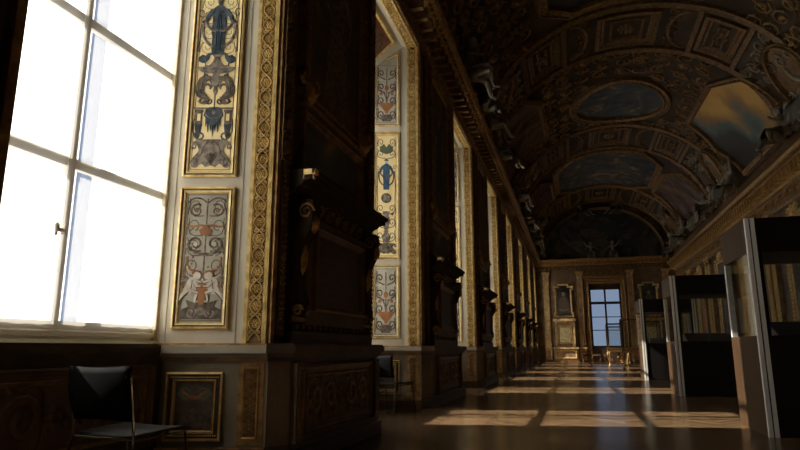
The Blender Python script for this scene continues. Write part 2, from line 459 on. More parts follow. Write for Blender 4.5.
# end wall with its window opening
WX0, WX1, WZ0, WZ1 = 1.08, 3.02, .95, 5.0
mb = MB(lambda x, w, z: (x, w, z))
mb.box(-2.6, WX0, YE, YE + .5, 0, 11.2, 'end_stone'); mb.box(WX1, XR + .3, YE, YE + .5, 0, 11.2, 'end_stone')
mb.box(WX0, WX1, YE, YE + .5, WZ1, 11.2, 'end_stone'); mb.box(WX0, WX1, YE, YE + .5, 0, WZ0, 'wood_dark')
struct(mb.build('wall_end'))

# vault ------------------------------------------------------------------
VA, VB, ZS = 4.35, 3.65, 6.85
def vault_map(x, w, z):
    """x metres along the arc from the crown, w drop into the room, z along the gallery"""
    p = x / 4.0
    return (CX + (VA - w) * sin(p), z, ZS + (VB - w) * cos(p))
PM = pi / 2 * 4.0
mb = MB(vault_map)
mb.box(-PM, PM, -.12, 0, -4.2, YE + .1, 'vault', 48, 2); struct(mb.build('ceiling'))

# cornices ---------------------------------------------------------------
def cornice(name, x, sgn, mat1='gold_deep', mat2='gold_dark'):
    """profile swept along the wall, with brackets and egg row; sgn=+1 left wall"""
    mb = MB(lambda a, w, z: (x + sgn * w, a, z))
    y0, y1 = -4., YE
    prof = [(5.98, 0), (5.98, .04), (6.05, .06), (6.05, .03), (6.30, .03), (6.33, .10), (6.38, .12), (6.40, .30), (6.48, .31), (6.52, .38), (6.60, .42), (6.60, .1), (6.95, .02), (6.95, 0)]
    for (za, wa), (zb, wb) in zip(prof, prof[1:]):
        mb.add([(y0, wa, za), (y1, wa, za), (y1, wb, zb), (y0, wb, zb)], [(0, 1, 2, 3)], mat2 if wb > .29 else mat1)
    y = 3.
    k = 0
    while y < YE - .1:
        mb.box(y - .05, y + .05, .03, .27, 6.20, 6.39, mat1)           # modillion
        mb.dome(y - .16, 6.17, .07, .07, .05, mat2, .03, 6, 1)
        mb.dome(y, 6.15, .05, .04, .05, mat2, .03, 5, 1)
        if y < 30: mb.box(y - .03, y + .03, .30, .34, 6.41, 6.46, mat2); mb.box(y + .13, y + .19, .30, .34, 6.41, 6.46, mat2)
        y += .34; k += 1
    return struct(mb.build(name))
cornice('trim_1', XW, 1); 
def right_cornice():
    x = XR
    mb = MB(lambda a, w, z: (x - w, a, z)); y0, y1 = -4., YE
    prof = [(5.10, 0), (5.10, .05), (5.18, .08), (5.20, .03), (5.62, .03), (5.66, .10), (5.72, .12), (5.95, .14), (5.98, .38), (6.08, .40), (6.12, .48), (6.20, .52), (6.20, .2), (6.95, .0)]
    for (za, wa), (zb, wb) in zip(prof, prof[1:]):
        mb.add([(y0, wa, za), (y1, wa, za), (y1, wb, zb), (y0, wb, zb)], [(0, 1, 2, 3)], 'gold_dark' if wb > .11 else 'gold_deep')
    y = 5.
    i = 0
    while y < YE - .1:
        mb.box(y - .055, y + .055, .12, .36, 5.74, 5.97, 'gold')
        mb.ribbon([(y, 5.97), (y - .02, 5.8), (y + .03, 5.7)], .08, 'gold_dark', .37, .04)
        mb.flower(y + .17, 5.84, .07, .05, 'gold_dark', .13, 5)
        if i % 2 == 0:
            mb.ribbon(spiral(y, 5.41, .17, .05, 0, 1.2, 8), .05, 'gold_dark', .03, .05)
            mb.flower(y + .34, 5.41, .10, .06, 'gold_dark', .03, 5)
        for q in (0, .11, .22): mb.box(y + q - .025, y + q + .025, .40, .46, 6.02, 6.08, 'gold_dark')
        y += .34; i += 1
    return struct(mb.build('trim_2'))
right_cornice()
# end cornice
mb = MB(lambda a, w, z: (a, YE - w, z))
prof = [(5.95, 0), (5.95, .06), (6.03, .08), (6.05, .03), (6.22, .03), (6.26, .12), (6.32, .2), (6.42, .26), (6.46, .4), (6.62, .44), (6.62, .0)]
for (za, wa), (zb, wb) in zip(prof, prof[1:]):
    mb.add([(XW, wa, za), (XR, wa, za), (XR, wb, zb), (XW, wb, zb)], [(0, 1, 2, 3)], 'gold_dark' if wb > .11 else 'gold_deep')
x = XW + .5
while x < XR - .4:
    mb.box(x - .05, x + .05, .05, .34, 6.24, 6.42, 'gold_dark'); mb.dome(x + .14, 6.13, .07, .06, .05, 'gold_dark', .03, 6, 1); x += .28
struct(mb.build('trim_3'))

# dado ledge and pedestals of the left wall are part of the room
def dado_trim(n, idx):
    """ledge, plinth and skirting that wrap one pier: far face of opening n, pier front, near face of opening n+1"""
    y0 = EDGE[n]; y1 = (EDGE[n + 1] - OW) if n + 1 < len(EDGE) else YE
    mb = MB(lambda x, w, z: (x, w, z))
    def ring(t, z0, z1, tf, m, m2=None):
        # offset outline around the pier: far reveal, front (projection tf) and the next near reveal
        o = [(XG, y0 - DEP * SA - t / CA), (XW + tf * .2, y0 + (XW + tf * .2 - XW) * SA / CA - t / CA), (XW + tf, y0 + .12 - t), (XW + tf, y1 - .26 + t)]
        if n + 1 < len(EDGE): o += [(XW + tf * .2, y1 + t / CA), (XG, y1 + DEP * SA + t / CA)]
        else: o[-1] = (XW + tf, YE)
        k = len(o)
        inner = [(XG, y0 - DEP * SA + .02), (XW - .02, y0 + .02), (XW - .02, y0 + .12), (XW - .02, y1 - .26)]
        if n + 1 < len(EDGE): inner += [(XW - .02, y1 - .02), (XG, y1 + DEP * SA - .02)]
        P = [(x, y, z0) for x, y in o] + [(x, y, z1) for x, y in o] + [(x, y, z1) for x, y in inner] + [(x, y, z0) for x, y in inner]
        for i in range(k - 1):
            mm = m if (i == 0 or i == 4) else (m2 or m)
            mb.add([P[i], P[i + 1], P[k + i + 1], P[k + i]], [(0, 1, 2, 3)], mm)
            mb.add([P[k + i], P[k + i + 1], P[2 * k + i + 1], P[2 * k + i]], [(0, 1, 2, 3)], mm)
            mb.add([P[i], P[i + 1], P[3 * k + i + 1], P[3 * k + i]], [(0, 1, 2, 3)], mm)
    ring(.025, .0, .86, .16, 'cream_low', 'stone_dark')
    ring(.075, .0, .13, .21, 'wood_red', 'wood_dark'); ring(.05, .13, .17, .185, 'gold_dark', 'wood_dark')
    ring(.045, .80, .83, .18, 'gold_deep', 'wood_dark'); ring(.065, .83, .86, .20, 'cream_low', 'stone_dark')
    ring(.10, .86, .92, .235, 'cream_mid', 'stone_dark'); ring(.085, .92, .935, .22, 'gold_dark', 'stone_dark')
    return struct(mb.build('trim_%d' % idx))
for n in range(8): dado_trim(n, 4 + n)

# carved and gilded surround of each opening, one mesh shared ---------------------------
def make_surround():
    mb = MB(reveal_map)
    z0, z1 = .935, 5.94; b0, b1 = -.185, -.005
    for f in (reveal_map, near_map):
        mb.f = f
        mb.box(b0, b1, .0, .008, z0, z1, 'ground_brown')
        mb.sweep([(b0, z0), (b0, z1)], [(.0, .0), (.0, .022), (-.028, .022), (-.034, .012), (-.034, 0)], 'gold', False)
        mb.sweep([(b1, z1), (b1, z0)], [(.0, .0), (.0, .026), (-.03, .026), (-.036, .012), (-.036, 0)], 'gold', False)
        if f is reveal_map: guilloche(mb, b0 + .032, b1 - .034, z0 + .02, z1 - .02, 'gold', .008, .02, .135)
        # carved gilt panel in the dado
        mb.box(b0 - .01, b1 + .005, .025, .034, .19, .79, 'gold_dark')
        mb.box(b0 + .035, b1 - .04, .034, .037, .24, .75, 'ground_brown')
        mb.rect(b0 + .03, b1 - .035, .235, .755, [(0, .034), (.0, .046), (.012, .038), (.014, .034)], 'gold_dark')
        if f is reveal_map: grotesque_relief(mb, b0 + .045, b1 - .05, .25, .74, 'gold_dark', .037, .012)
        # white and gilt line beside the glass
        mb.sweep([(-DEP + .0, z0), (-DEP + .0, 5.4)], [(.0, .0), (.0, .03), (-.022, .03), (-.03, .01), (-.03, 0)], 'gold_pale', False)
        for xx in (-.80, -.255): mb.box(xx - .006, xx + .006, 0, .006, z0, 5.5, 'cream')
    # head band
    mb.f = lambda x, w, z: (x - .0, z, 5.948 - w)
    mb.box(-.185, -.005, 0, .01, -OW, 0, 'ground_brown')
    mb.sweep([(-.185, -OW), (-.185, 0)], [(.0, .0), (.0, .026), (-.03, .026), (-.034, 0)], 'gold', False)
    mb.sweep([(-.005, 0), (-.005, -OW)], [(.0, .0), (.0, .03), (-.03, .03), (-.034, 0)], 'gold', False)
    rinceau(mb, -.15, -.04, -OW + .02, -.02, 'gold', .01, .02, .118)
    # gilt fillet around the opening on the pier front
    mb.f = lambda x, w, z: (w, x, z)
    mb.sweep([(0, .935), (0, 5.95), (-OW, 5.95), (-OW, .935)], [(-.0, 0), (-.0, .03), (-.05, .035), (-.06, 0)], 'gold_dark', False)
    mb.sweep([(.11, .935), (.11, 5.97), (.11, 5.97)][:2], [(0, 0), (0, .03), (-.10, .03), (-.10, 0)], 'gold_deep', False)
    return struct(mb.build('trim_31'))
sur = make_surround(); sur.location = (XW, EDGE[0], 0)
for n in range(1, 8):
    c = sur.copy(); COL.objects.link(c); c.location = (XW, EDGE[n], 0); c.name = 'trim_%d' % (31 + n)

# windows ------------------------------------------------------------------
def make_window():
    """origin at (XG, edge, 0)"""
    g = DEP * SA
    a, b_ = -OW + g, -g                      # glazing from a to b_
    f = lambda x, w, z: (w, x, z)
    mb = MB(f)
    mb.box(a, a + .05, -.06, .0, .93, 5.42, 'plaster_frame'); mb.box(b_ - .015, b_, -.06, .0, .93, 5.42, 'plaster_frame')
    mb.box(a, b_, -.06, .0, .93, 1.07, 'plaster_frame'); mb.box(a, b_, -.06, .0, 5.34, 5.42, 'plaster_frame')
    mb.sweep([(a, .975), (b_, .975)], [(0, 0), (0, .02), (.03, .02), (.04, 0)], 'plaster_frame', False)
    o = struct(mb.build('window_1', None))
    c = (a + b_) / 2
    mb = MB(f); mb.box(c - .032, c + .028, -.045, .012, 1.07, 5.34, 'plaster_frame'); mb.build('mullion', o)
    for z in (2.11, 3.145, 4.2):
        mb = MB(f); mb.box(a + .05, c - .03, -.04, .004, z - .033, z + .033, 'plaster_frame'); mb.build('glazing_bar', o)
        mb = MB(f); mb.box(c + .03, b_ - .015, -.04, .004, z - .033, z + .033, 'plaster_frame'); mb.build('glazing_bar', o)
    mb = MB(f)
    mb.lathe([(.006, 0), (.012, .01), (.012, .04), (.02, .05), (.02, .07), (.008, .085)], 'plaster_frame', (c - .09, .03, 1.60), 8)
    mb.box(c - .10, c - .02, .012, .03, 1.63, 1.655, 'plaster_frame'); mb.build('handle', o)
    mb = MB(f); mb.box(a + .04, b_ - .01, -.022, -.018, 1.06, 5.35, 'glass_clear'); mb.build('pane', o)
    mb = MB(f); mb.box(a, b_, -.02, .06, .925, .955, 'plaster_frame'); mb.build('sill', o)
    return o
win = make_window(); win.location = (XG, EDGE[0], 0)
wins = [win]
for n in range(1, 8):
    c = copy_tree(win); c.location = (XG, EDGE[n], 0); c.name = 'window_%d' % (n + 1)
def sheet(a, b_, z0, z1, m, x0=0., amp=1.):
    mb = MB(lambda x, w, z: (w, x, z)); nx = 60; P = []; F = []
    for z in (z0, z1):
        for i in range(nx + 1):
            x = a + (b_ - a) * i / nx; P.append((x, x0 + amp * (.006 * sin(x * 41) + .004 * sin(x * 12)), z))
    for i in range(nx): F.append((i, i + 1, nx + 2 + i, nx + 1 + i))
    mb.add(P, F, m, True)
    return mb
def make_blind():
    g = DEP * SA; a, b_ = -OW + g, -g
    t = thing('window_blind', '', 'blind')
    sheet(a, b_, .95, 5.45, 'sheer_blind').build('fabric', t)
    sheet(-1.005, -.865, .95, 5.45, 'painted_shadow', .012).build('shadow_strip', t)  # shadow strip beside the mullion, painted as bluish cloth
    sheet(a, -1.18, 2.125, 2.20, 'painted_shadow', .012).build('shadow_strip', t)  # same painted shade, along the low glazing bar
    return t
bl = make_blind()
scatter_veil = sheet(-OW + DEP * SA + .03, -DEP * SA - .02, 1.0, 5.35, 'scatter_veil', 0, .6).build('added_veil')  # added sheet that scatters sunlight to lighten the window bars
NW = ['the big window at the left edge', 'the second window, behind the first pier', 'the third window along the left wall', 'the fourth window along the left wall', 'the fifth window along the left wall', 'the sixth window along the left wall', 'the seventh window along the left wall', 'the farthest window of the left wall']
for n in range(8):
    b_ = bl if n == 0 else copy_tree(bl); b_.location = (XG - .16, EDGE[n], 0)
    tag(b_, 'white blind with painted blue-grey shadow strips, glowing outside ' + NW[n], 'blind', 'white blinds of the left windows')
    c = scatter_veil if n == 0 else scatter_veil.copy()
    if n: COL.objects.link(c)
    c.location = (XG + .035, EDGE[n], 0); tag(c, 'very thin added veil lightening the bars on the room side of ' + NW[n], 'veil', 'added veils of the left windows')

# apron panels under windows
def apron(n):
    t = thing('apron_panel', 'dark carved wooden panel under the %s window of the left wall' % ORD[n], 'panel', (-3.05, EDGE[n] - OW / 2, 0), rad(90), 'carved panels under the left windows')
    h = .93
    mb = MB(); mb.box(-.97, .97, 0, .03, .86, .92, 'wood_dark'); mb.box(-.97, .97, 0, .022, .0, .12, 'wood_dark')
    mb.rect(-.86, .86, .20, .78, frame_prof(.06, .03), 'wood_red'); mb.rect(-.78, .78, .27, .71, frame_prof(.03, .02), 'gold_deep')
    mb.build('frame', t)
    mb = MB(); mb.box(-.80, .80, 0, .006, .25, .73, 'wood_red')
    for q in (-1, 1): rinceau(mb, min(q * .08, q * .74), max(q * .08, q * .74), .29, .69, 'wood_red', .006, .02, .3)
    mb.flower(0, .49, .1, .03, 'wood_red', .006, 8); mb.build('carving', t)
for n in range(3): apron(n)

# ------------------------------------------------------------------ painted grotesque panels
def sym(mb, fn):
    for q in (-1, 1): fn(q)
def scroll_fill(mb, W, z0, z1, n, m, w, wid=.006, h=.0):
    """fine painted tendrils"""
    c = (z1 - z0) / n
    for i in range(n):
        zc = z0 + c * (i + .5)
        for q in (-1, 1):
            mb.ribbon([(q * W * .06, zc - c * .45)] + spiral(q * W * .27, zc, W * .17, W * .04, -pi / 2, q * 1.3, 12, min(1.3, c / (W * .36))), wid, m, w, h)
            mb.ribbon(bez((q * W * .44, zc - c * .4), (q * W * .47, zc), (q * W * .36, zc + c * .2), (q * W * .42, zc + c * .45), 5), wid * .8, m, w, h)
def woman(mb, z0, s, mrobe, w, mface='p_umber', swag='p_taupe', sx=None):
    """robed standing figure with swags, height s"""
    sx = sx or s
    P = lambda pts: [(x * sx, z0 + z * s) for x, z in pts]
    mb.poly(P([(-.13, 0), (.13, 0), (.145, .12), (.14, .3), (.17, .42), (.16, .52), (.15, .62), (.19, .70), (.17, .78), (.10, .82), (.05, .85), (-.05, .85), (-.10, .82), (-.17, .78), (-.19, .70), (-.15, .62), (-.16, .52), (-.17, .42), (-.14, .3), (-.145, .12)]), mrobe, w)
    mb.poly(P(ell(0, .91, .055, .07, 12)), mface, w + .002); mb.poly(P(ell(0, .955, .12, .022, 12)), mrobe, w + .003)
    mb.poly(P(ell(0, .985, .06, .03, 10)), mrobe, w + .004)
    for q in (-1, 1):
        mb.ribbon(P([(q * .15, .76), (q * .25, .66), (q * .30, .56), (q * .34, .57), (q * .38, .54)]), .085 * s, mrobe, w + .002, taper=.5)
        mb.ribbon(P(bez((q * .33, .6), (q * .42, .35), (q * .28, .18), (q * .12, .14), 8)), .05 * s, swag, w + .001, taper=.3)
        mb.ribbon(P(bez((q * .02, .42), (q * .12, .38), (q * .24, .45), (q * .30, .56), 8)), .05 * s, swag, w + .004, taper=.2)
        mb.ribbon(P([(q * .05, .1), (q * .04, .4)]), .012 * s, 'p_blue', w + .003)
        mb.ribbon(P(spiral(q * .40, .72, .10, .02, 0, q * 1.1, 10)), .014 * s, 'p_line', w)
        mb.ribbon(P(bez((q * .38, .52), (q * .46, .4), (q * .38, .3), (q * .44, .12), 8)), .016 * s, 'p_line', w)
        mb.poly(P(ell(q * .43, .10, .03, .05, 8)), 'p_line', w)
def bird(mb, cx, cz, s, q, m, w):
    P = lambda pts: [(cx + q * x * s, cz + z * s) for x, z in pts]
    pts = [(-.5, .25), (-.25, .45), (0, .35), (.15, .5), (.35, .65), (.5, .5), (.36, .4), (.3, .1), (.1, -.2), (-.2, -.3), (-.5, -.15), (-.6, 0)]
    mb.poly(P(pts if q > 0 else pts[::-1]), m, w); mb.ribbon(P([(0, -.2), (.02, -.5), (.2, -.5)]), .08 * s, m, w)
def dragon(mb, cz, s, W, q, m, w):
    """winged sphinx-like beast rearing beside the stem, S-curved body ending in a scroll"""
    P = lambda pts: [(q * x * W, cz + z * s) for x, z in pts]
    body = bez((.17, .44), (.36, .50), (.34, .22), (.38, .06), 8) + bez((.38, .06), (.42, -.18), (.16, -.16), (.17, -.40), 8)[1:]
    n = len(body); wd = [.5, .75, .9, 1, 1, .95, .95, 1, 1.1, 1.15, 1.1, 1, .85, .7, .55, .45, .35][:n]
    L_, R_ = [], []
    for k, (x, z) in enumerate(body):
        a, c = body[max(k - 1, 0)], body[min(k + 1, n - 1)]
        dx, dz = (c[0] - a[0]) * W, (c[1] - a[1]) * s; l = math.hypot(dx, dz) or 1
        ww = W * .105 * wd[k]; ox, oz = -dz / l * ww, dx / l * ww
        L_.append((q * (x * W + ox), cz + z * s + oz)); R_.append((q * (x * W - ox), cz + z * s - oz))
    mb.poly(L_ + R_[::-1], m, w)
    mb.ribbon(P([(x * .97, z) for x, z in body[2:-3]]), W * .035, 'p_taupe', w + .002)
    mb.poly(P(ell(.17, .46, .095, .085, 10)), m, w + .002); mb.ribbon(P([(.10, .46), (.03, .40), (.06, .36)]), W * .05, m, w + .001)
    mb.ribbon(P([(.20, .55), (.28, .60), (.30, .52)]), W * .05, 'p_navy', w + .003)
    mb.ribbon(P(spiral(.27, -.34, .13, .03, pi, 1.3, 12)), W * .055, m, w + .001)
    mb.ribbon(P([(.32, .22), (.18, .24), (.10, .14), (.14, .08)]), W * .06, m, w + .001)
    for k in range(3): mb.ribbon(P(bez((.40, .15 - k * .07), (.50, .30 - k * .05), (.48, .05 - k * .08), (.43, -.05 - k * .06), 6)), W * .05, m, w + .001 * k)
def base_cartouche(mb, z0, h, W, m, w, m2):
    R = bez((.20, 1), (.34, 1.0), (.44, .96), (.47, .84), 4)[1:] + bez((.47, .84), (.36, .86), (.30, .74), (.30, .62), 4)[1:] + bez((.30, .62), (.32, .46), (.48, .40), (.49, .18), 6)[1:] + bez((.49, .18), (.46, -.02), (.32, -.02), (.27, .12), 5)[1:] + bez((.27, .12), (.22, .20), (.16, .14), (.12, .04), 4)[1:] + [(0, .10)]
    full = [(-.20, 1), (.20, 1)] + R + [(-x, z) for x, z in R[::-1][1:]]
    mb.poly([(x * W, z0 + z * h) for x, z in full][::-1], m, w)
    for q in (-1, 1):
        mb.ribbon([(q * x * W, z0 + z * h) for x, z in [(.37 + .10 * (1 - k / 14) * cos(k * .62), .20 + .17 * (1 - k / 14) * sin(k * .62)) for k in range(12)]], W * .03, m2, w + .002)
        mb.ribbon([(q * x * W, z0 + z * h) for x, z in bez((.08, .9), (.26, .8), (.16, .4), (.34, .38), 8)], W * .03, m2, w + .002)
        mb.ribbon([(q * x * W, z0 + z * h) for x, z in spiral(.42, .74, .06, .02, -1, 1.2, 8, 2)], W * .035, m, w)
    for k in range(-3, 4): mb.ribbon([(0, z0 + .12 * h), (k * .045 * W, z0 + (.55 - abs(k) * .04) * h)], W * .018, m2, w + .003)

def design_figure(mb, W, z0, z1, robe='p_navy', m='p_umber', m2='p_taupe'):
    """mid panel of the reveal: scrolled base, trophies, beasts, birds and a robed figure"""
    w = .008; H = z1 - z0
    Z = lambda t: z0 + t * H
    base_cartouche(mb, Z(.005), .125 * H, W, m2, w + .002, m)
    # fringed canopy between two little towers
    can = [(-.10, .272), (-.20, .262), (-.24, .235), (-.19, .225), (-.18, .185), (-.15, .205), (-.12, .16), (-.09, .20), (-.05, .165), (-.03, .195), (0, .14)]
    can = can + [(-x, z) for x, z in can[::-1][1:]]
    mb.poly([(x * W, Z(z)) for x, z in can], 'p_navy', w + .003); mb.ribbon([(x * W, Z(z)) for x, z in [(-.2, .24), (-.1, .225), (0, .222), (.1, .225), (.2, .24)]], W * .03, m2, w + .005)
    mb.dome(0, Z(.25), W * .05, W * .06, .002, m2, w + .004, 8, 1)
    for q in (-1, 1):
        mb.poly([(q * x * W, Z(z)) for x, z in [(.25, .262), (.46, .262), (.46, .252), (.44, .25), (.44, .195), (.27, .195), (.27, .25), (.25, .252)][::q]], m, w)
        mb.poly([(q * x * W, Z(z)) for x, z in [(.31, .243), (.39, .243), (.39, .212), (.31, .212)][::q]], 'p_goldground', w + .002)
        mb.poly([(q * x * W, Z(z)) for x, z in [(.26, .197), (.45, .197), (.42, .165), (.40, .145), (.355, .128), (.31, .145), (.29, .165)][::q]], 'p_navy', w)
        mb.ribbon([(q * x * W, Z(z)) for x, z in [(.1, .268), (.49, .268)]], H * .006, m, w + .003)
        for r_, zc, x_ in ((.15, .148, .30), (.10, .30, .13)): mb.ribbon([(q * x, z) for x, z in spiral(x_ * W, Z(zc), W * r_, W * .03, pi / 2, -1.3, 13)], W * .045, m, w)
        mb.ribbon([(q * x, z) for x, z in bez((.46 * W, Z(.22)), (.52 * W, Z(.18)), (.46 * W, Z(.15)), (.40 * W, Z(.14)), 6)], W * .035, m, w)
        mb.ribbon([(q * x, z) for x, z in bez((.12 * W, Z(.30)), (.22 * W, Z(.33)), (.30 * W, Z(.27)), (.40 * W, Z(.30)), 6)], W * .035, m, w)
        dragon(mb, Z(.345), .125 * H, W, q, m, w + .002)
        bird(mb, q * .29 * W, Z(.487), .105, -q, 'p_navy', w + .003)
        mb.ribbon([(q * x, z) for x, z in bez((.05 * W, Z(.375)), (.12 * W, Z(.35)), (.10 * W, Z(.41)), (.30 * W, Z(.425)), 6)], W * .04, m2, w + .003)
    mb.ribbon([(0, Z(.27)), (0, Z(.44))], W * .035, m, w)
    urn = [(.02, .33), (.05, .345), (.03, .36), (.10, .385), (.12, .405), (.06, .42), (.12, .428)]
    mb.poly([(x * W, Z(z)) for x, z in [(-a, b_) for a, b_ in urn] + urn[::-1]][::-1], m2, w + .004)
    tab = [(.12, .425), (.30, .428), (.40, .436), (.47, .452), (.30, .456), (.17, .462), (.10, .478), (.07, .497), (.13, .513)]
    mb.poly([(x * W, Z(z)) for x, z in [(-a, b_) for a, b_ in tab] + tab[::-1]][::-1], m2, w + .004)
    mb.ribbon([(-.40 * W, Z(.445)), (.40 * W, Z(.445))], W * .02, m, w + .006)
    for k in (-2, -1, 1, 2): mb.ribbon([(k * .035 * W, Z(.47)), (k * .02 * W, Z(.5))], W * .014, m, w + .006)
    woman(mb, Z(.510), .275 * H, robe, w + .004, sx=W * 1.12)
    for k in (-1, 0, 1): mb.ribbon([(k * .05 * W, Z(.53)), (k * .06 * W, Z(.62)), (k * .03 * W, Z(.70))], W * .016, 'p_blue', w + .009)
    scroll_fill(mb, W, Z(.82), Z(.99), 2, 'p_umber', w, .013)
    for k in range(60):
        mb.dome((rnd.random() - .5) * W * .92, Z(.52 + .46 * rnd.random()), .0045, .0045, .001, 'p_line', .0055, 5, 0)
    for zz in (.55, .62, .69, .76): scroll_fill(mb, W, Z(zz - .035), Z(zz + .035), 1, 'p_line', .006, .007)
def design_medallion(mb, W, z0, z1):
    """gold ground, blue figure over a medallion and an urn"""
    w = .008; H = z1 - z0; Z = lambda t: z0 + t * H
    base_cartouche(mb, Z(.01), .09 * H, W, 'p_umber', w + .002, 'p_taupe')
    mb.poly([(x * W, Z(z)) for x, z in [(-.12, .10), (.12, .10), (.2, .15), (.08, .19), (.14, .20), (-.14, .20), (-.08, .19), (-.2, .15)]], 'p_taupe', w + .003)
    scroll_fill(mb, W, Z(.1), Z(.44), 3, 'p_umber', w, .012)
    mb.poly([(x * W, Z(z)) for x, z in [(-.07, .2), (.07, .2), (.2, .28), (.12, .33), (.18, .36), (-.18, .36), (-.12, .33), (-.2, .28)]], 'p_taupe', w + .002)
    for q in (-1, 1): bird(mb, q * .30 * W, Z(.335), .05, q, 'p_umber', w + .003)
    mb.poly([(x, z + 0) for x, z in ell(0, Z(.47), W * .24, W * .24, 20)], 'p_umber', w + .004)
    mb.poly([(x, z + 0) for x, z in ell(0, Z(.47), W * .18, W * .18, 20)], 'p_taupe', w + .006)
    for q in (-1, 1): mb.ribbon([(q * W * .40, Z(.44)), (q * W * .43, Z(.56)), (q * W * .40, Z(.7))], .012, 'p_rust', w)
    woman(mb, Z(.54), .26 * H, 'p_blue', w + .004, 'p_flesh', 'p_umber', sx=W * 1.0)
    for q in (-1, 1): mb.poly([(q * x * W, Z(z)) for x, z in [(.0, .84), (.3, .86), (.32, .90), (.12, .93), (0, .9)][::q]], 'p_green', w + .002)
    scroll_fill(mb, W, Z(.80), Z(.99), 2, 'p_umber', w, .011)
def putto(mb, cx, z0, s, q, w, m='p_flesh'):
    """chubby winged child leaning on the central vase (q: side it leans to)"""
    P = lambda pts: [(cx + q * x * s, z0 + z * s) for x, z in pts]
    mb.poly(P(ell(.16, .84, .13, .13, 12)), m, w + .004); mb.ribbon(P(ell(.13, .90, .12, .09, 8, .4, pi + .3)), .07 * s, 'p_rust', w + .005)
    body = P(ell(.02, .56, .19, .24, 14)); mb.poly(body, m, w + .002); mb.poly(P(ell(-.06, .36, .18, .14, 12)), m, w + .002)
    for pts, wd in (([(-.02, .34), (.20, .26), (.16, .10), (.14, .0), (.24, -.03)], .15), ([(-.12, .34), (-.26, .22), (-.36, .08), (-.46, .0), (-.38, -.05)], .15), ([(.10, .68), (.30, .62), (.36, .74)], .10), ([(-.06, .68), (.10, .50), (.30, .48)], .10)):
        mb.ribbon(P(pts), wd * s, m, w + .004, taper=.45); mb.ribbon(P([(x + .03, z - .045) for x, z in pts]), wd * .25 * s, 'p_umber', w + .0045, taper=.4)
    for k in range(3): mb.ribbon(P(bez((-.12, .72), (-.25, .86 - k * .06), (-.38, .80 - k * .1), (-.44, .66 - k * .1), 6)), .07 * s, 'p_taupe', w + .001 * k)
    mb.ribbon(P([(-.02, .40), (.0, .56), (.05, .7)]), .025 * s, 'p_umber', w + .004)
def design_putti(mb, W, z0, z1):
    w = .008; H = z1 - z0; Z = lambda t: z0 + t * H
    scroll_fill(mb, W, Z(.34), Z(.98), 4, 'p_umber', .007, .009)
    for k in range(26): q = rnd.choice((-1, 1)); mb.flower(q * W * rnd.uniform(.08, .44), Z(rnd.uniform(.36, .97)), .010, .002, rnd.choice(['p_rust', 'p_umber', 'p_flesh']), .007, 5)
    rim = [(-.46, .0), (.46, .0), (.46, .07), (.3, .10), (.36, .15), (.12, .12), (0, .16), (-.12, .12), (-.36, .15), (-.3, .10), (-.46, .07)]
    mb.poly([(x * W, Z(z + .01)) for x, z in rim], 'p_umber', w)
    for q in (-1, 1): mb.ribbon([(q * x, z) for x, z in spiral(.22 * W, Z(.06), W * .12, W * .03, pi, 1.2, 10)], .018, 'p_taupe', w + .003)
    mb.dome(0, Z(.07), .05, .03, .003, 'p_taupe', w + .003, 10, 1)
    for q in (-1, 1): putto(mb, q * .24 * W, Z(.15), .235 * H, -q, w + .003)
    mb.poly([(x * W, Z(z)) for x, z in [(-.07, .12), (.07, .12), (.14, .2), (.12, .28), (-.12, .28), (-.14, .2)]], 'p_rust', w + .005)
    mb.ribbon([(0, Z(.3)), (0, Z(.97))], .012, 'p_taupe', w)
    for q in (-1, 1):
        mb.ribbon([(q * x, z) for x, z in bez((.05 * W, Z(.36)), (.2 * W, Z(.40)), (.42 * W, Z(.36)), (.38 * W, Z(.5)), 8)], .022, 'p_rust', w, taper=.4)
        mb.ribbon([(q * x, z) for x, z in spiral(.22 * W, Z(.60), W * .20, W * .04, -2.0, 1.5, 16)], .02, 'p_umber', w + .002, taper=.4)
        mb.ribbon([(q * x, z) for x, z in bez((.0, Z(.52)), (.15 * W, Z(.5)), (.3 * W, Z(.56)), (.45 * W, Z(.54)), 8)], .026, 'p_taupe', w + .003, taper=.6)
        mb.ribbon([(q * x, z) for x, z in bez((.0, Z(.74)), (.2 * W, Z(.77)), (.3 * W, Z(.71)), (.46 * W, Z(.76)), 8)], .02, 'p_rust', w + .002, taper=.4)
        mb.ribbon([(q * x, z) for x, z in spiral(.24 * W, Z(.87), W * .17, W * .03, 2.2, -1.4, 14)], .016, 'p_umber', w, taper=.4)
        mb.flower(q * .24 * W, Z(.87), .018, .003, 'p_rust', w, 5); mb.flower(q * .22 * W, Z(.60), .02, .003, 'p_flesh', w + .002, 5)
        mb.flower(q * .1 * W, Z(.36), .03, .003, 'p_rust', w + .002, 6)
        mb.ribbon([(q * x, z) for x, z in bez((0, Z(.93)), (.15 * W, Z(.99)), (.35 * W, Z(.99)), (.44 * W, Z(.94)), 6)], .012, 'p_umber', w)
        mb.ribbon([(q * .42 * W, Z(.4)), (q * .44 * W, Z(.25)), (q * .38 * W, Z(.3))], .012, 'p_rust', w)
    mb.poly([(x * W, Z(z)) for x, z in [(-.1, .67), (.1, .67), (.16, .71), (.05, .74), (-.05, .74), (-.16, .71)]], 'p_rust', w + .004)
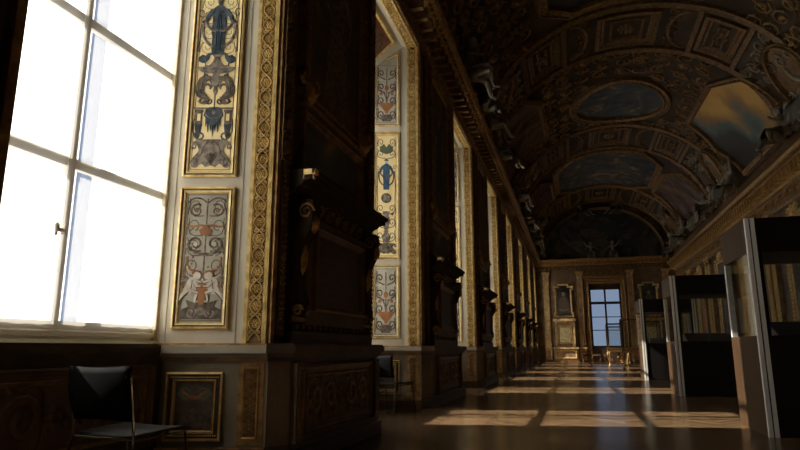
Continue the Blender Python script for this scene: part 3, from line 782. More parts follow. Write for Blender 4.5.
def design_vase(mb, W, z0, z1, m='p_umber', acc='p_rust'):
    w = .008; H = z1 - z0; Z = lambda t: z0 + t * H
    scroll_fill(mb, W, Z(.02), Z(.98), 4, m, w, .022)
    mb.poly([(x * W, Z(z)) for x, z in [(-.05, .16), (.05, .16), (.1, .2), (.34, .30), (.36, .34), (-.36, .34), (-.34, .30), (-.1, .2)]], acc, w + .003)
    mb.poly([(x * W, Z(z)) for x, z in [(-.2, .02), (.2, .02), (.3, .12), (.08, .14), (-.08, .14), (-.3, .12)]], m, w + .002)
    for q in (-1, 1):
        mb.flower(q * .27 * W, Z(.5), .03, .004, acc, w + .002, 6); mb.flower(q * .27 * W, Z(.75), .025, .004, 'p_flesh', w + .002, 6)
        mb.ribbon([(q * x, z) for x, z in bez((.0, Z(.36)), (.1 * W, Z(.6)), (.35 * W, Z(.5)), (.42 * W, Z(.7)), 8)], .022, 'p_taupe', w + .003, taper=.5)
    mb.poly([(x, z) for x, z in ell(0, Z(.6), W * .1, H * .05, 12)], acc, w + .004)
    mb.ribbon([(0, Z(.34)), (0, Z(.95))], .014, m, w)

PX0, PX1 = -.745, -.305
def reveal_panel(n, kind, z0, z1, design, ground, label, edge_m='gold'):
    cx = (PX0 + PX1) / 2; W = PX1 - PX0
    loc = (XW + cx * CA + .006 * SA, EDGE[n] + cx * SA - .006 * CA, z0)
    t = thing('painted_panel', label, 'panel', loc, A, 'grotesque panels on the window reveals')
    H = z1 - z0
    mb = MB()
    slope = kind == 'top'
    zt0 = H - (.19 if slope else 0)
    if slope: path = [(-W / 2, 0), (W / 2, 0), (W / 2, H), (-W / 2, zt0)]
    else: path = [(-W / 2, 0), (W / 2, 0), (W / 2, H), (-W / 2, H)]
    mb.sweep(path, [(0, 0), (0, .026), (.012, .030), (.018, .02), (.020, .012), (.026, .012), (.03, .022), (.042, .018), (.05, .006), (.05, 0)], 'gold', True,
             ['gold', 'gold', 'gold', 'gold_deep', 'gold_deep', 'gold_deep', 'gold_pale', 'gold', 'gold'])
    mb.build('frame', t)
    mb = MB(); w0 = W / 2 - .048
    if slope: mb.poly([(-w0, .048), (w0, .048), (w0, H - .07), (-w0, zt0 - .045)], ground, .005, .005)
    else: mb.poly([(-w0, .048), (w0, .048), (w0, H - .048), (-w0, H - .048)], ground, .005, .005)
    mb.rect(-w0 + .012, w0 - .012, .062, (zt0 if slope else H) - .062, [(0, .005), (0, .007), (.004, .007), (.004, .005)], 'p_line')
    design(mb, 2 * w0, .065, (zt0 if slope else H) - .065)
    mb.build('painting', t)
    return t
where = ['the big bright window', 'the second window', 'the third window', 'the fourth window']
for n in range(4):
    wh = where[n]
    if n == 0:
        reveal_panel(n, 'low', 1.045, 2.185, design_putti, 'p_greyground', 'grey grotesque panel with two white putti, beside the big bright window')
        reveal_panel(n, 'mid', 2.27, 4.40, design_figure, 'p_goldground', 'tall gold-ground panel with a dark robed figure, beside the big bright window')
    else:
        reveal_panel(n, 'low', 1.045, 2.185, design_vase, 'p_creamground', 'low cream panel with scrolls and a rust vase, far side of ' + wh)
        reveal_panel(n, 'mid', 2.27, 4.40, design_medallion, 'p_goldground', 'tall gold-ground panel with a blue figure above a medallion, far side of ' + wh)
    reveal_panel(n, 'top', 4.50, 5.84, lambda mb, W, a, b_: design_vase(mb, W, a, b_, 'p_umber', 'p_rust'), 'p_creamground', 'topmost cream grotesque panel with a sloping upper edge, far side of ' + wh)
# framed picture in the dado of the reveals
for n in range(4):
    cx = (PX0 + PX1) / 2
    loc = (XW + cx * CA + .027 * SA, EDGE[n] + cx * SA - .027 * CA, .22)
    t = thing('framed_painting', 'small square dark painting in a carved gilt frame, low beside ' + where[n], 'painting', loc, A, 'small paintings low on the window reveals')
    mb = MB(); mb.rect(-.215, .215, .0, .50, [(0, 0), (0, .03), (.014, .034), (.02, .022), (.05, .022), (.055, .014), (.062, .02), (.075, .012), (.075, 0)], 'gold_dark', ms=['gold_dark', 'gold', 'gold_dark', 'wood_dark', 'gold_dark', 'gold', 'gold_dark', 'wood_dark'])
    for z in (.038, .462): bead_row(mb, (-.18, z), (.18, z), .016, .007, 'gold', .022, .012)
    mb.build('frame', t)
    mb = MB(); mb.box(-.142, .142, 0, .006, .072, .428, 'paint_dado')
    for q in (-1, 1): mb.ribbon([(q * x, z) for x, z in spiral(.07, .33, .05, .02, 0, 1.2, 9)], .035, 'p_green', .008)
    mb.poly([(x, z) for x, z in [(-.12, .08), (.12, .08), (.09, .16), (.03, .2), (.0, .24), (-.04, .2), (-.09, .17)]], 'p_umber', .008)
    mb.ribbon([(-.1, .36), (-.03, .31), (.03, .31), (.1, .36)], .03, 'p_rust', .009)
    mb.build('painting', t)
# painted soffit panels
for n in range(3):
    L_ = math.hypot(XG + .25 - XW, .51)
    ux, uz = (XG + .25 - XW) / L_, -.51 / L_
    # local x along the window (y), local z up the slope from the glass towards the room, w downwards
    def smap(x, w, z, n=n): return (XG + .0 - ux * z + (-uz) * 0 + w * (-uz) * -1 * -1 * 0 + w * (.51 / L_), EDGE[n] - OW / 2 + x, 5.42 - uz * z - w * abs(ux))
    t = thing('soffit_panel', 'reddish painted ceiling panel in the sloping head of ' + where[n], 'panel', (XG, EDGE[n] - OW / 2, 5.42), 0, 'painted panels in the window heads')
    mb = MB(smap); mb.rect(-.82, .82, .07, L_ - .06, [(0, .0), (0, .03), (.03, .034), (.06, .01), (.06, 0)], 'gold')
    o = mb.build('frame', t); 
    for v in o.data.vertices: v.co = (v.co.x - XG, v.co.y - EDGE[n] + OW / 2, v.co.z - 5.42)
    mb = MB(smap); mb.box(-.79, .79, 0, .008, .1, L_ - .09, 'p_redground')
    rinceau(mb, -.74, .74, .16, L_ - .15, 'p_umber', .008, .004, .34); mb.flower(0, L_ / 2, .12, .006, 'p_navy', .012, 8)
    o = mb.build('painting', t)
    for v in o.data.vertices: v.co = (v.co.x - XG, v.co.y - EDGE[n] + OW / 2, v.co.z - 5.42)

# ------------------------------------------------------------------ pier fronts
def pier_set(n):
    y0 = EDGE[n]; y1 = (EDGE[n + 1] - OW) if n < 6 else 38.0
    yc = (y0 + y1) / 2 + .0; hw = min(1.12, (y1 - y0) / 2 - .12)
    pn = ['the nearest pier', 'the second pier', 'the third pier', 'the fourth pier', 'the fifth pier', 'the sixth pier', 'the last pier'][n]
    simple = n > 2
    # dado panel -----------------------------------------------------------
    hw0, yc0 = hw, yc; yc -= .07; hw -= .08
    t = thing('dado_panel', 'dark carved oblong panel low on the front of ' + pn, 'panel', (XW + .16, yc, 0), rad(90), 'carved panels low on the piers')
    mb = MB(); mb.rect(-hw + .18, hw - .18, .21, .77, frame_prof(.07, .045), 'wood_red'); mb.rect(-hw + .26, hw - .26, .29, .69, frame_prof(.03, .03), 'gold_deep')
    mb.build('frame', t)
    mb = MB(); mb.box(-hw + .22, hw - .22, 0, .008, .25, .73, 'stone_dark')
    for q in (-1, 1): rinceau(mb, min(q * .12, q * (hw - .3)), max(q * .12, q * (hw - .3)), .31, .67, 'gold_deep', .008, .022, .3, simple=simple)
    mb.flower(0, .49, .10, .04, 'gold_deep', .008, 8)
    mb.build('carving', t)
    for q in (-1, 1):
        mb = MB(); mb.box(q * (hw - .07) - .07, q * (hw - .07) + .07, 0, .05, .18, .79, 'stone_dark')
        mb.rect(q * (hw - .07) - .05, q * (hw - .07) + .05, .22, .75, [(0, .05), (.0, .06), (.01, .06), (.014, .05)], 'gold_deep')
        grotesque_relief(mb, q * (hw - .07) - .034, q * (hw - .07) + .034, .24, .73, 'gold_deep', .05, .012); mb.build('side_strip', t)
    # console stage --------------------------------------------------------
    t = thing('carved_console', 'dark carved console with a projecting shelf, standing on the dado of ' + pn, 'console', (XW + .0, yc, .935), rad(90), 'carved consoles on the piers')
    H = 1.36
    mb = MB(); mb.box(-hw + .12, hw - .12, 0, .09, 0, H, 'wood_matt'); mb.box(-hw + .06, hw - .06, 0, .13, 0, .10, 'wood_dark')
    mb.box(-hw + .3, hw - .3, .09, .13, .16, 1.10, 'stone_dark')
    mb.sweep([(-hw + .1, .18), (hw - .1, .18)], [(0, .09), (0, .12), (.03, .13), (.05, .09)], 'gold_deep', False)
    rinceau(mb, -hw + .32, hw - .32, 1.13, 1.28, 'gold_deep', .09, .03, .2, simple=simple)
    rinceau(mb, -hw + .12, hw - .12, .11, .17, 'gold_deep', .10, .015, .12, False, simple=True)
    mb.build('body', t)
    mb = MB(); mb.rect(-hw + .40, hw - .40, .28, 1.02, frame_prof(.07, .05, .13), 'wood_red'); mb.box(-hw + .45, hw - .45, .13, .135, .33, .97, 'wood_dark')
    mb.build('door_panel', t)
    for q in (-1, 1):
        mb = MB(); xx = q * (hw - .2)
        # volute bracket seen in profile: swept S-curve
        S = [(.09, .2), (.14, .24), (.17, .34), (.13, .48), (.12, .64), (.15, .80), (.22, .94), (.24, 1.08), (.24, 1.2), (.09, 1.2)]
        k = len(S); P = [(xx - .07, w, z) for w, z in S] + [(xx + .07, w, z) for w, z in S]
        mb.add(P, [tuple(range(k)), tuple(range(2 * k - 1, k - 1, -1))] + [(i, (i + 1) % k, k + (i + 1) % k, k + i) for i in range(k)], 'wood_matt')
        for (w, z, r) in ((.13, .27, .05), (.18, 1.10, .075)):
            for e in (-.075, .075):
                pts = spiral(w, z, r, r * .2, 0, 1.6, 14); mb.tube([(xx + e, a, b_) for a, b_ in pts], .012, 'gold_dark', 5)
        mb.dome(xx, 1.0, .06, .09, .05, 'gold_dark', .22, 8, 2); mb.dome(xx, .72, .05, .16, .04, 'gold_dark', .13, 8, 2)
        mb.build('bracket', t)
        mb = MB(); mb.box(q * hw0 + .02, q * hw0 + .12, 0, .05, 0, 1.503, 'stone_dark'); grotesque_relief(mb, q * hw0 + .03, q * hw0 + .11, .05, 1.45, 'gold_deep', .05, .02); mb.build('side_strip', t)
    mb = MB(); c0 = -hw + .06; c1 = hw - .04
    prof = [(0, 1.26), (.11, 1.26), (.12, 1.29), (.18, 1.31), (.20, 1.34), (.27, 1.35), (.27, 1.385), (.30, 1.40), (.30, 1.43), (0, 1.45)]
    k = len(prof); P = [(c0 - w * .2, w, z) for w, z in prof] + [(c1 + w * .2, w, z) for w, z in prof]
    mb.add(P, [tuple(range(k)), tuple(range(2 * k - 1, k - 1, -1))] + [(i, i + 1, k + i + 1, k + i) for i in range(k - 1)], 'wood_matt')
    mb.build('shelf', t)
    mb = MB(); mb.box(c0 - .055, c0 + .02, .20, .305, 1.385, 1.43, 'gold'); mb.box(c0 - .04, c0 + .01, .19, .29, 1.35, 1.385, 'gold_dark'); mb.build('gilt_corner', t)
    hw, yc = hw0, yc0
    # small picture above the console --------------------------------------
    t = thing('small_painting', 'small oblong dark picture above the console on the front of ' + pn, 'painting', (XW, yc, 2.44), rad(90), 'oblong pictures above the consoles')
    mb = MB(); mb.rect(-hw + .30, hw - .34, .02, .60, frame_prof(.08, .07), 'gold_deep'); mb.build('frame', t)
    mb = MB(); mb.box(-hw + .37, hw - .41, 0, .02, .09, .53, 'paint_dusk'); mb.build('canvas', t)
    # tall tapestry ----------------------------------------------------------
    t = thing('tapestry', 'tall dark portrait tapestry in a carved frame, high on ' + pn, 'tapestry', (XW, yc, 3.08), rad(90), 'tapestries on the piers')
    TH = 2.82
    mb = MB(); mb.rect(-hw + .26, hw - .26, 0, TH, frame_prof(.13, .09), 'gold_deep'); mb.rect(-hw + .39, hw - .39, .13, TH - .13, [(0, .02), (0, .05), (.02, .05), (.03, .02)], 'gold_dark')
    if not simple:
        bead_row(mb, (-hw + .33, .1), (-hw + .33, TH - .1), .09, .03, 'gold_deep', .06, .03); bead_row(mb, (hw - .33, .1), (hw - .33, TH - .1), .09, .03, 'gold_deep', .06, .03)
    for q in (-1, 1):
        # mask cartouche at the foot of the frame
        x = q * (hw - .36)
        mb.dome(x, .14, .10, .15, .10, 'gold_dark', .05, 10, 2); mb.dome(x, .12, .03, .04, .05, 'gold_dark', .13, 6, 1)
        for e in (-1, 1):
            mb.dome(x + e * .035, .17, .02, .014, .02, 'gold_dark', .125, 6, 1); mb.ribbon(spiral(x + e * .12, .24, .07, .02, 0, 1.2 * e, 8), .03, 'gold_dark', .06, .04)
        mb.ribbon([(x - .03, .07), (x, .06), (x + .03, .07)], .02, 'gold_dark', .12, .02)
    mb.build('frame', t)
    mb = MB(); mb.box(-hw + .38, hw - .38, 0, .02, .12, TH - .12, 'paint_tapestry')
    # woven standing gentleman in dark robe, plain stand-in
    fig = [(-.30, .35), (.34, .35), (.30, .8), (.24, 1.2), (.27, 1.6), (.2, 1.85), (.07, 1.93), (-.07, 1.93), (-.2, 1.85), (-.3, 1.6), (-.2, 1.2), (-.26, .8)]
    mb.poly(fig, 'p_navy' if n % 2 else 'p_umber', .026); mb.poly(ell(0, 2.05, .09, .12, 14), 'p_taupe', .03); mb.poly(ell(0, 2.12, .13, .11, 12, 0, pi) + [(-.13, 1.98), (-.09, 2.1), (.09, 2.1), (.13, 1.98)], 'p_umber', .032)
    mb.ribbon([(.2, 1.7), (.4, 1.4), (.32, 1.15)], .1, 'p_taupe', .03, taper=.4); mb.ribbon([(-.22, 1.7), (-.38, 1.4), (-.2, 1.25)], .1, 'p_taupe', .03, taper=.4)
    mb.build('cloth', t)
    # carved upright strips beside the tapestry
    for q in (-1, 1):
        t2 = MB(); t2.box(q * (hw + .0) - .09, q * (hw + .0) + .09, 0, .04, 0, 3.5, 'stone_dark')
        rinceau(t2, q * hw - .07, q * hw + .07, .03, 3.47, 'gold_deep', .04, .03, .2, simple=simple)
        t2.rect(q * hw - .09, q * hw + .09, 0, 3.5, [(0, .04), (0, .05), (.014, .05), (.014, .04)], 'gold_deep')
        o = t2.build('carved_pilaster', None, (XW + .004, yc, 2.44), rad(90))
        tag(o, 'dark carved upright strip %s the tapestry on %s' % ('on the near side of' if q < 0 else 'on the far side of', pn), 'pilaster', 'carved strips beside the tapestries')
for n in range(7): pier_set(n)

# ------------------------------------------------------------------ chairs
def make_chair():
    t = thing('stacking_chair', 'black plastic chair with thin chrome legs, in front of the big window', 'chair')
    # chair faces +y, seat 0.40 high
    I = lambda x, w, z: (x, w, z)
    mb = MB(I); nx, nz = 12, 8; F = []; P = []
    for s in (0, 1):
        for j in range(nz + 1):
            for i in range(nx + 1):
                u = i / nx * 2 - 1; v = j / nz
                hwid = .205 + .012 * v; x = u * hwid
                z = .50 + v * .29 + .012 * (u * u) * (v) - .010 * u * u * (1 - v)
                y = -.20 - .055 * v + .030 * (u * u - 1) - .02 * sin(v * pi) - .012 * s
                P.append((x, y, z))
    n = nx + 1; S = n * (nz + 1)
    for j in range(nz):
        for i in range(nx):
            a = j * n + i; F += [(a, a + 1, a + n + 1, a + n), (S + a, S + a + n, S + a + n + 1, S + a + 1)]
    for i in range(nx):
        F += [(i, S + i, S + i + 1, i + 1)]; a = nz * n + i; F += [(a, a + 1, S + a + 1, S + a)]
    for j in range(nz):
        a = j * n; F += [(a, a + n, S + a + n, S + a)]; a = j * n + nx; F += [(a, S + a, S + a + n, a + n)]
    mb.add(P, F, 'black_back', True); mb.build('backrest', t)
    mb = MB(I); P = []; F = []; nx, nz = 12, 10
    for s in (0, 1):
        for j in range(nz + 1):
            for i in range(nx + 1):
                u = i / nx * 2 - 1; v = j / nz
                x = u * (.205 + .02 * v - .05 * max(0, v - .8) * 5 * abs(u) * .5)
                z = .405 + .010 * u * u + .018 * v - .035 * max(0, v - .78) ** 2 * 20 * .6 - .014 * s
                P.append((x, -.19 + .43 * v, z))
    n = nx + 1; S = n * (nz + 1)
    for j in range(nz):
        for i in range(nx):
            a = j * n + i; F += [(a, a + 1, a + n + 1, a + n), (S + a, S + a + n, S + a + n + 1, S + a + 1)]
    for i in range(nx):
        F += [(i, S + i, S + i + 1, i + 1)]; a = nz * n + i; F += [(a, a + 1, S + a + 1, S + a)]
    for j in range(nz):
        a = j * n; F += [(a, a + n, S + a + n, S + a)]; a = j * n + nx; F += [(a, S + a, S + a + n, a + n)]
    mb.add(P, F, 'black_shell', True); mb.build('seat', t)
    for q in (-1, 1):
        mb = MB(I); mb.tube([(q * .212, -.262, .765), (q * .212, -.235, .62), (q * .212, -.215, .50), (q * .214, -.205, .39)], .0065, 'chrome'); mb.build('back_upright', t)
        mb = MB(I); mb.tube([(q * .214, -.205, .39), (q * .235, -.255, .0)], .0065, 'chrome'); l1 = mb.build('leg', t)
        mb = MB(I); mb.tube([(q * .214, .17, .39), (q * .235, .225, .0)], .0065, 'chrome'); l2 = mb.build('leg', t)
        for (l, y) in ((l1, -.255), (l2, .225)): mb = MB(I); mb.lathe([(.012, 0), (.012, .02), (.008, .03)], 'black_shell', (q * .235, y, 0), 8); mb.build('rubber_foot', l)
        mb = MB(I); mb.tube([(q * .214, -.205, .39), (q * .214, .17, .39)], .0065, 'chrome'); mb.build('seat_rail', t)
    mb = MB(I); mb.tube([(-.214, -.20, .392), (.214, -.20, .392)], .0065, 'chrome'); mb.build('rear_rail', t)
    return t
chair = make_chair(); place(chair, (-2.62, 3.24, 0), rad(-6)); chair.scale = (1.1, 1.1, 1.0)
chair2 = copy_tree(chair); place(chair2, (-2.56, 8.5, 0), rad(-20), 'black chair with chrome legs half hidden behind the nearest pier, in the second window bay')
for c in (chair, chair2): c['group'] = 'black chairs in the window bays'

# ------------------------------------------------------------------ display cases
def make_case(W=1.5, D=1.12, H=2.30):
    """origin at the front left corner of the base; x to the right, y back"""
    t = thing('display_case', '', 'display case')
    I = lambda x, w, z: (x, w, z)
    zb, zh = 1.03, 1.92
    mb = MB(I); mb.box(.0, .02, .018, D, 0.0, zb, 'case_wood'); mb.box(W - .02, W, .018, D, 0.0, zb, 'case_wood')
    mb.box(.035, W - .035, .0, .02, .03, zb, 'case_black'); mb.box(.035, W - .035, D - .02, D, .03, zb, 'case_black'); mb.box(.02, W - .02, .02, D - .02, .0, .05, 'case_black')
    mb.build('base', t)
    mb = MB(I); mb.box(.02, W - .02, .02, D - .02, zb - .02, zb, 'case_deck'); mb.add([(.25, .15, zb), (W - .1, .15, zb), (W - .1, D - .15, zb + .02), (.25, D - .15, zb + .02), (.25, .5, zb + .16), (W - .1, .5, zb + .16)], [(0, 1, 5, 4), (4, 5, 2, 3), (0, 4, 3), (1, 2, 5)], 'case_deck'); mb.build('deck', t)
    mb = MB(I); mb.box(0, .02, .018, D, zh, H, 'case_wood'); mb.box(W - .02, W, .018, D, zh, H, 'case_wood')
    mb.box(.035, W - .035, 0, .02, zh, H, 'case_black'); mb.box(.035, W - .035, D - .02, D, zh, H, 'case_black'); mb.box(.02, W - .02, .02, D - .02, H - .03, H, 'case_black'); mb.box(.02, W - .02, .02, D - .02, zh, zh + .02, 'case_black')
    mb.build('header', t)
    # corner posts: pale metal with a dark shadow gap between two fins
    for (x, y) in ((0, 0), (0, D), (W, 0), (W, D)):
        sx = 1 if x == 0 else -1; sy = 1 if y == 0 else -1
        mb = MB(I)
        bb = lambda a, b_, c, d, m: mb.box(min(x + sx * a, x + sx * b_), max(x + sx * a, x + sx * b_), min(y + sy * c, y + sy * d), max(y + sy * c, y + sy * d), .0, H, m)
        if y == 0: bb(.0, .040, -.02, .018, 'alu'); bb(.040, .056, -.008, .018, 'alu_line'); bb(.056, .096, -.02, .018, 'alu')
        else: mb.box(min(x + sx * .004, x + sx * .07), max(x + sx * .004, x + sx * .07), min(y, y - .03), max(y, y - .03), zb, zh, 'alu')
        mb.build('corner_post', t)
    for i, (x0, x1, y0, y1) in enumerate(((.006, .012, .05, D - .05), (W - .012, W - .006, .05, D - .05), (.05, W - .05, .006, .012), (.05, W - .05, D - .012, D - .006))):
        mb = MB(I); mb.box(x0, x1, y0, y1, zb, zh, 'glass'); mb.build('glass_pane', t)
    for a in (.098, W - .145): mb = MB(I); mb.box(a, a + .045, .02, .05, zb, zh, 'case_black'); mb.build('inner_frame', t)
    return t
case = make_case(); place(case, (1.87, 7.28, 0), 0, 'tall dark display case with pale corner strips, nearest and largest on the right'); case['group'] = 'tall display cases on the right'
c = copy_tree(case); place(c, (1.87, 12.85, 0), 0, 'middle of the three tall dark display cases on the right')
c = copy_tree(case); place(c, (1.87, 18.9, 0), 0, 'farthest and smallest-looking of the three tall dark display cases')
def slip(x, y, z, rz, label, g=None):
    mb = MB(lambda x, w, z: (x, w, z)); mb.box(-.09, .09, -.12, .12, 0, .006, 'paper'); mb.box(-.07, .07, -.10, .10, .006, .009, 'paper')
    o = mb.build('caption_card', None, (x, y, z), rz); return tag(o, label, 'card')
slip(2.0, 7.62, 1.032, 0, 'pale caption card lying inside the nearest tall display case')

# gilded table vitrines near the end ------------------------------------
def make_vitrine():
    t = thing('table_vitrine', '', 'display table')
    I = lambda x, w, z: (x, w, z)
    W, D = .95, .6
    mb = MB(I); mb.box(-W / 2, W / 2, -D / 2, D / 2, .80, .88, 'gold_deep'); mb.box(-W / 2 - .03, W / 2 + .03, -D / 2 - .03, D / 2 + .03, .88, .91, 'gold_dark')
    for q in (-1, 1):
        m2 = MB(lambda x, w, z, q=q: (x, q * (D / 2 + w), z)); rinceau(m2, -W / 2 + .1, W / 2 - .1, .70, .86, 'gold_dark', 0, .025, .2)
        mb.v, off = mb.v + m2.v, len(mb.v); k = mb.m('gold_dark')
        for f in m2.fc: mb.fc.append([i + off for i in f]); mb.mi.append(k); mb.sm.append(False)
    mb.build('table_top', t)
    for sx in (-1, 1):
        for sy in (-1, 1):
            mb = MB(I); X, Y = sx * (W / 2 - .06), sy * (D / 2 - .06)
            mb.tube([(X, Y, .80), (X + sx * .05, Y + sy * .05, .68), (X + sx * .03, Y + sy * .03, .5), (X - sx * .03, Y - sy * .03, .25), (X, Y, .08), (X + sx * .04, Y + sy * .04, .0)], .03, 'gold_dark', 8, [.05, .06, .04, .025, .03, .045])
            mb.build('leg', t)
    mb = MB(I)
    for s in (-1, 1): mb.tube([(s * (W / 2 - .08), s * (D / 2 - .08), .2), (0, 0, .26)], .02, 'gold_dark', 6); mb.tube([(s * (W / 2 - .08), -s * (D / 2 - .08), .2), (0, 0, .26)], .02, 'gold_dark', 6)
    mb.lathe([(.03, .22), (.08, .28), (.05, .36), (.07, .4), (.01, .48)], 'gold_dark', (0, 0, 0), 8); mb.build('stretcher', t)
    mb = MB(I)
    for sx in (-1, 1):
        for sy in (-1, 1): mb.box(sx * (W / 2 - .02) - .018, sx * (W / 2 - .02) + .018, sy * (D / 2 - .02) - .018, sy * (D / 2 - .02) + .018, .91, 2.02, 'wood_red')
    for sy in (-1, 1): mb.box(-W / 2, W / 2, sy * (D / 2 - .02) - .02, sy * (D / 2 - .02) + .02, 2.0, 2.06, 'wood_red')
    for sx in (-1, 1): mb.box(sx * (W / 2 - .02) - .02, sx * (W / 2 - .02) + .02, -D / 2, D / 2, 2.0, 2.06, 'wood_red')
    mb.build('case_frame', t)
    mb = MB(I); mb.box(-W / 2 + .02, W / 2 - .02, -D / 2 + .01, D / 2 - .01, .915, 2.0, 'glass'); mb.build('glass_box', t)
    return t
vit = make_vitrine()
VS = [(2.30, 26.6, 0, 'gilded table vitrine on curved legs, nearest of those beyond the tall cases'), (1.95, 31.0, 0, 'gilded table vitrine second in line towards the end window'),
      (2.25, 35.4, 0, 'gilded table vitrine farthest in line, close to the end window'), (3.3, 29.0, 90, 'gilded table vitrine turned sideways behind the third tall display case')]
for i, (x, y, r, lb) in enumerate(VS):
    o = vit if i == 0 else copy_tree(vit); place(o, (x, y, 0), rad(r), lb); o['group'] = 'gilded table vitrines'
def make_stool():
    t = thing('gilded_stool', '', 'stool'); I = lambda x, w, z: (x, w, z)
    mb = MB(I); mb.box(-.25, .25, -.2, .2, .42, .48, 'gold_deep'); mb.box(-.23, .23, -.18, .18, .48, .54, 'wood_red'); mb.build('seat', t)
    for sx in (-1, 1):
        for sy in (-1, 1):
            mb = MB(I); X, Y = sx * .2, sy * .15; mb.tube([(X, Y, .42), (X + sx * .03, Y, .3), (X - sx * .02, Y, .12), (X + sx * .03, Y, 0)], .02, 'gold_deep', 6, [.035, .03, .02, .03]); mb.build('leg', t)
    return t
st = make_stool()
for i, (x, y, lb) in enumerate([(1.25, 39.6, 'gilded stool under the left side of the end window'), (1.95, 39.7, 'gilded stool under the middle of the end window'), (.65, 39.2, 'gilded stool just left of the end window, beside the wall plinth')]):
    o = st if i == 0 else copy_tree(st); place(o, (x, y, 0), 0, lb); o['group'] = 'gilded stools by the end window'

# ------------------------------------------------------------------ end wall
# window
mb = MB(lambda x, w, z: (x, YE - w, z))
mb.box(WX0, WX0 + .10, -.30, -.16, WZ0, WZ1, 'wood_dark'); mb.box(WX1 - .10, WX1, -.30, -.16, WZ0, WZ1, 'wood_dark')
mb.box(WX0, WX1, -.30, -.16, WZ0, WZ0 + .09, 'wood_dark'); mb.box(WX0, WX1, -.30, -.16, 4.62, WZ1, 'wood_dark')
we = struct(mb.build('window_9'))
xm = (WX0 + WX1) / 2
mb = MB(lambda x, w, z: (x, YE - w, z)); mb.box(xm - .055, xm + .055, -.29, -.15, WZ0, WZ1, 'wood_dark'); mb.build('mullion', we)
mb = MB(lambda x, w, z: (x, YE - w, z)); mb.box(WX0, WX1, -.29, -.14, 3.68, 3.84, 'wood_dark'); mb.build('transom', we)
for z in (2.02, 2.86):
    mb = MB(lambda x, w, z: (x, YE - w, z)); mb.box(WX0, WX1, -.27, -.17, z - .025, z + .025, 'wood_dark'); mb.build('glazing_bar', we)
mb = MB(lambda x, w, z: (x, YE - w, z)); mb.box(WX0 + .05, WX1 - .05, -.235, -.23, WZ0 + .05, 4.7, 'glass_end'); mb.build('pane', we)
# surround
mb = MB(lambda x, w, z: (x, YE - w, z))
mb.sweep([(WX0, .0), (WX0, 5.05), (WX1, 5.05), (WX1, 0)], [(0, -.1), (0, .05), (.06, .08), (.10, .05), (.20, .06), (.24, .10), (.28, .0)], 'gold_dark', False)
mb.box(WX0 - .3, WX1 + .3, 0, .16, 5.35, 5.5, 'gold_dark'); rinceau(mb, WX0 - .2, WX1 + .2, 5.54, 5.9, 'gold_dark', .02, .06, .4)
struct(mb.build('trim_18'))
def end_pilaster(x, w, label, m='marble_brown'):
    t = thing('pilaster', label, 'pilaster', (x, YE - .004, 0), 0, 'pilasters of the end wall')
    mb = MB(); mb.box(-w / 2, w / 2, 0, .12, .95, 5.3, m)
    if m == 'gilt_end':
        for k in range(5): mb.box(-w / 2 + w * (k + .3) / 5, -w / 2 + w * (k + .7) / 5, .12, .14, 1.1, 5.2, 'gilt_end')
    mb.rect(-w / 2 + .03, w / 2 - .03, 1.05, 5.2, [(0, .12), (0, .14), (.02, .14), (.03, .12)], 'gilt_end'); mb.build('shaft', t)
    mb = MB(); mb.box(-w / 2 - .03, w / 2 + .03, 0, .17, .0, .85, 'marble_brown'); mb.box(-w / 2 - .05, w / 2 + .05, 0, .2, .85, .95, 'gilt_end'); mb.box(-w / 2 - .05, w / 2 + .05, 0, .2, .0, .14, 'gold_deep'); mb.rect(-w / 2 + .03, w / 2 - .03, .22, .78, [(0, .17), (0, .19), (.03, .19), (.04, .17)], 'gilt_end'); mb.build('pedestal', t)
    mb = MB(); mb.box(-w / 2 - .06, w / 2 + .06, 0, .2, 5.72, 5.82, 'gilt_end'); mb.box(-w / 2, w / 2, 0, .13, 5.3, 5.72, 'gilt_end')
    for q in (-1, 1): mb.ribbon(spiral(q * w * .35, 5.6, .1, .02, 0, 1.4 * q, 10), .04, 'gilt_end', .14, .04); mb.ribbon([(q * w * .1, 5.3), (q * w * .3, 5.5)], .07, 'gilt_end', .14, .04)
    mb.build('capital', t)
end_pilaster(-1.62, .38, 'fluted gilt pilaster at the left end of the end wall', 'gilt_end')
end_pilaster(.52, .38, 'brown marble pilaster just left of the end window')
end_pilaster(3.62, .38, 'brown marble pilaster just right of the end window')
end_pilaster(5.75, .38, 'fluted gilt pilaster at the right end of the end wall', 'gilt_end')
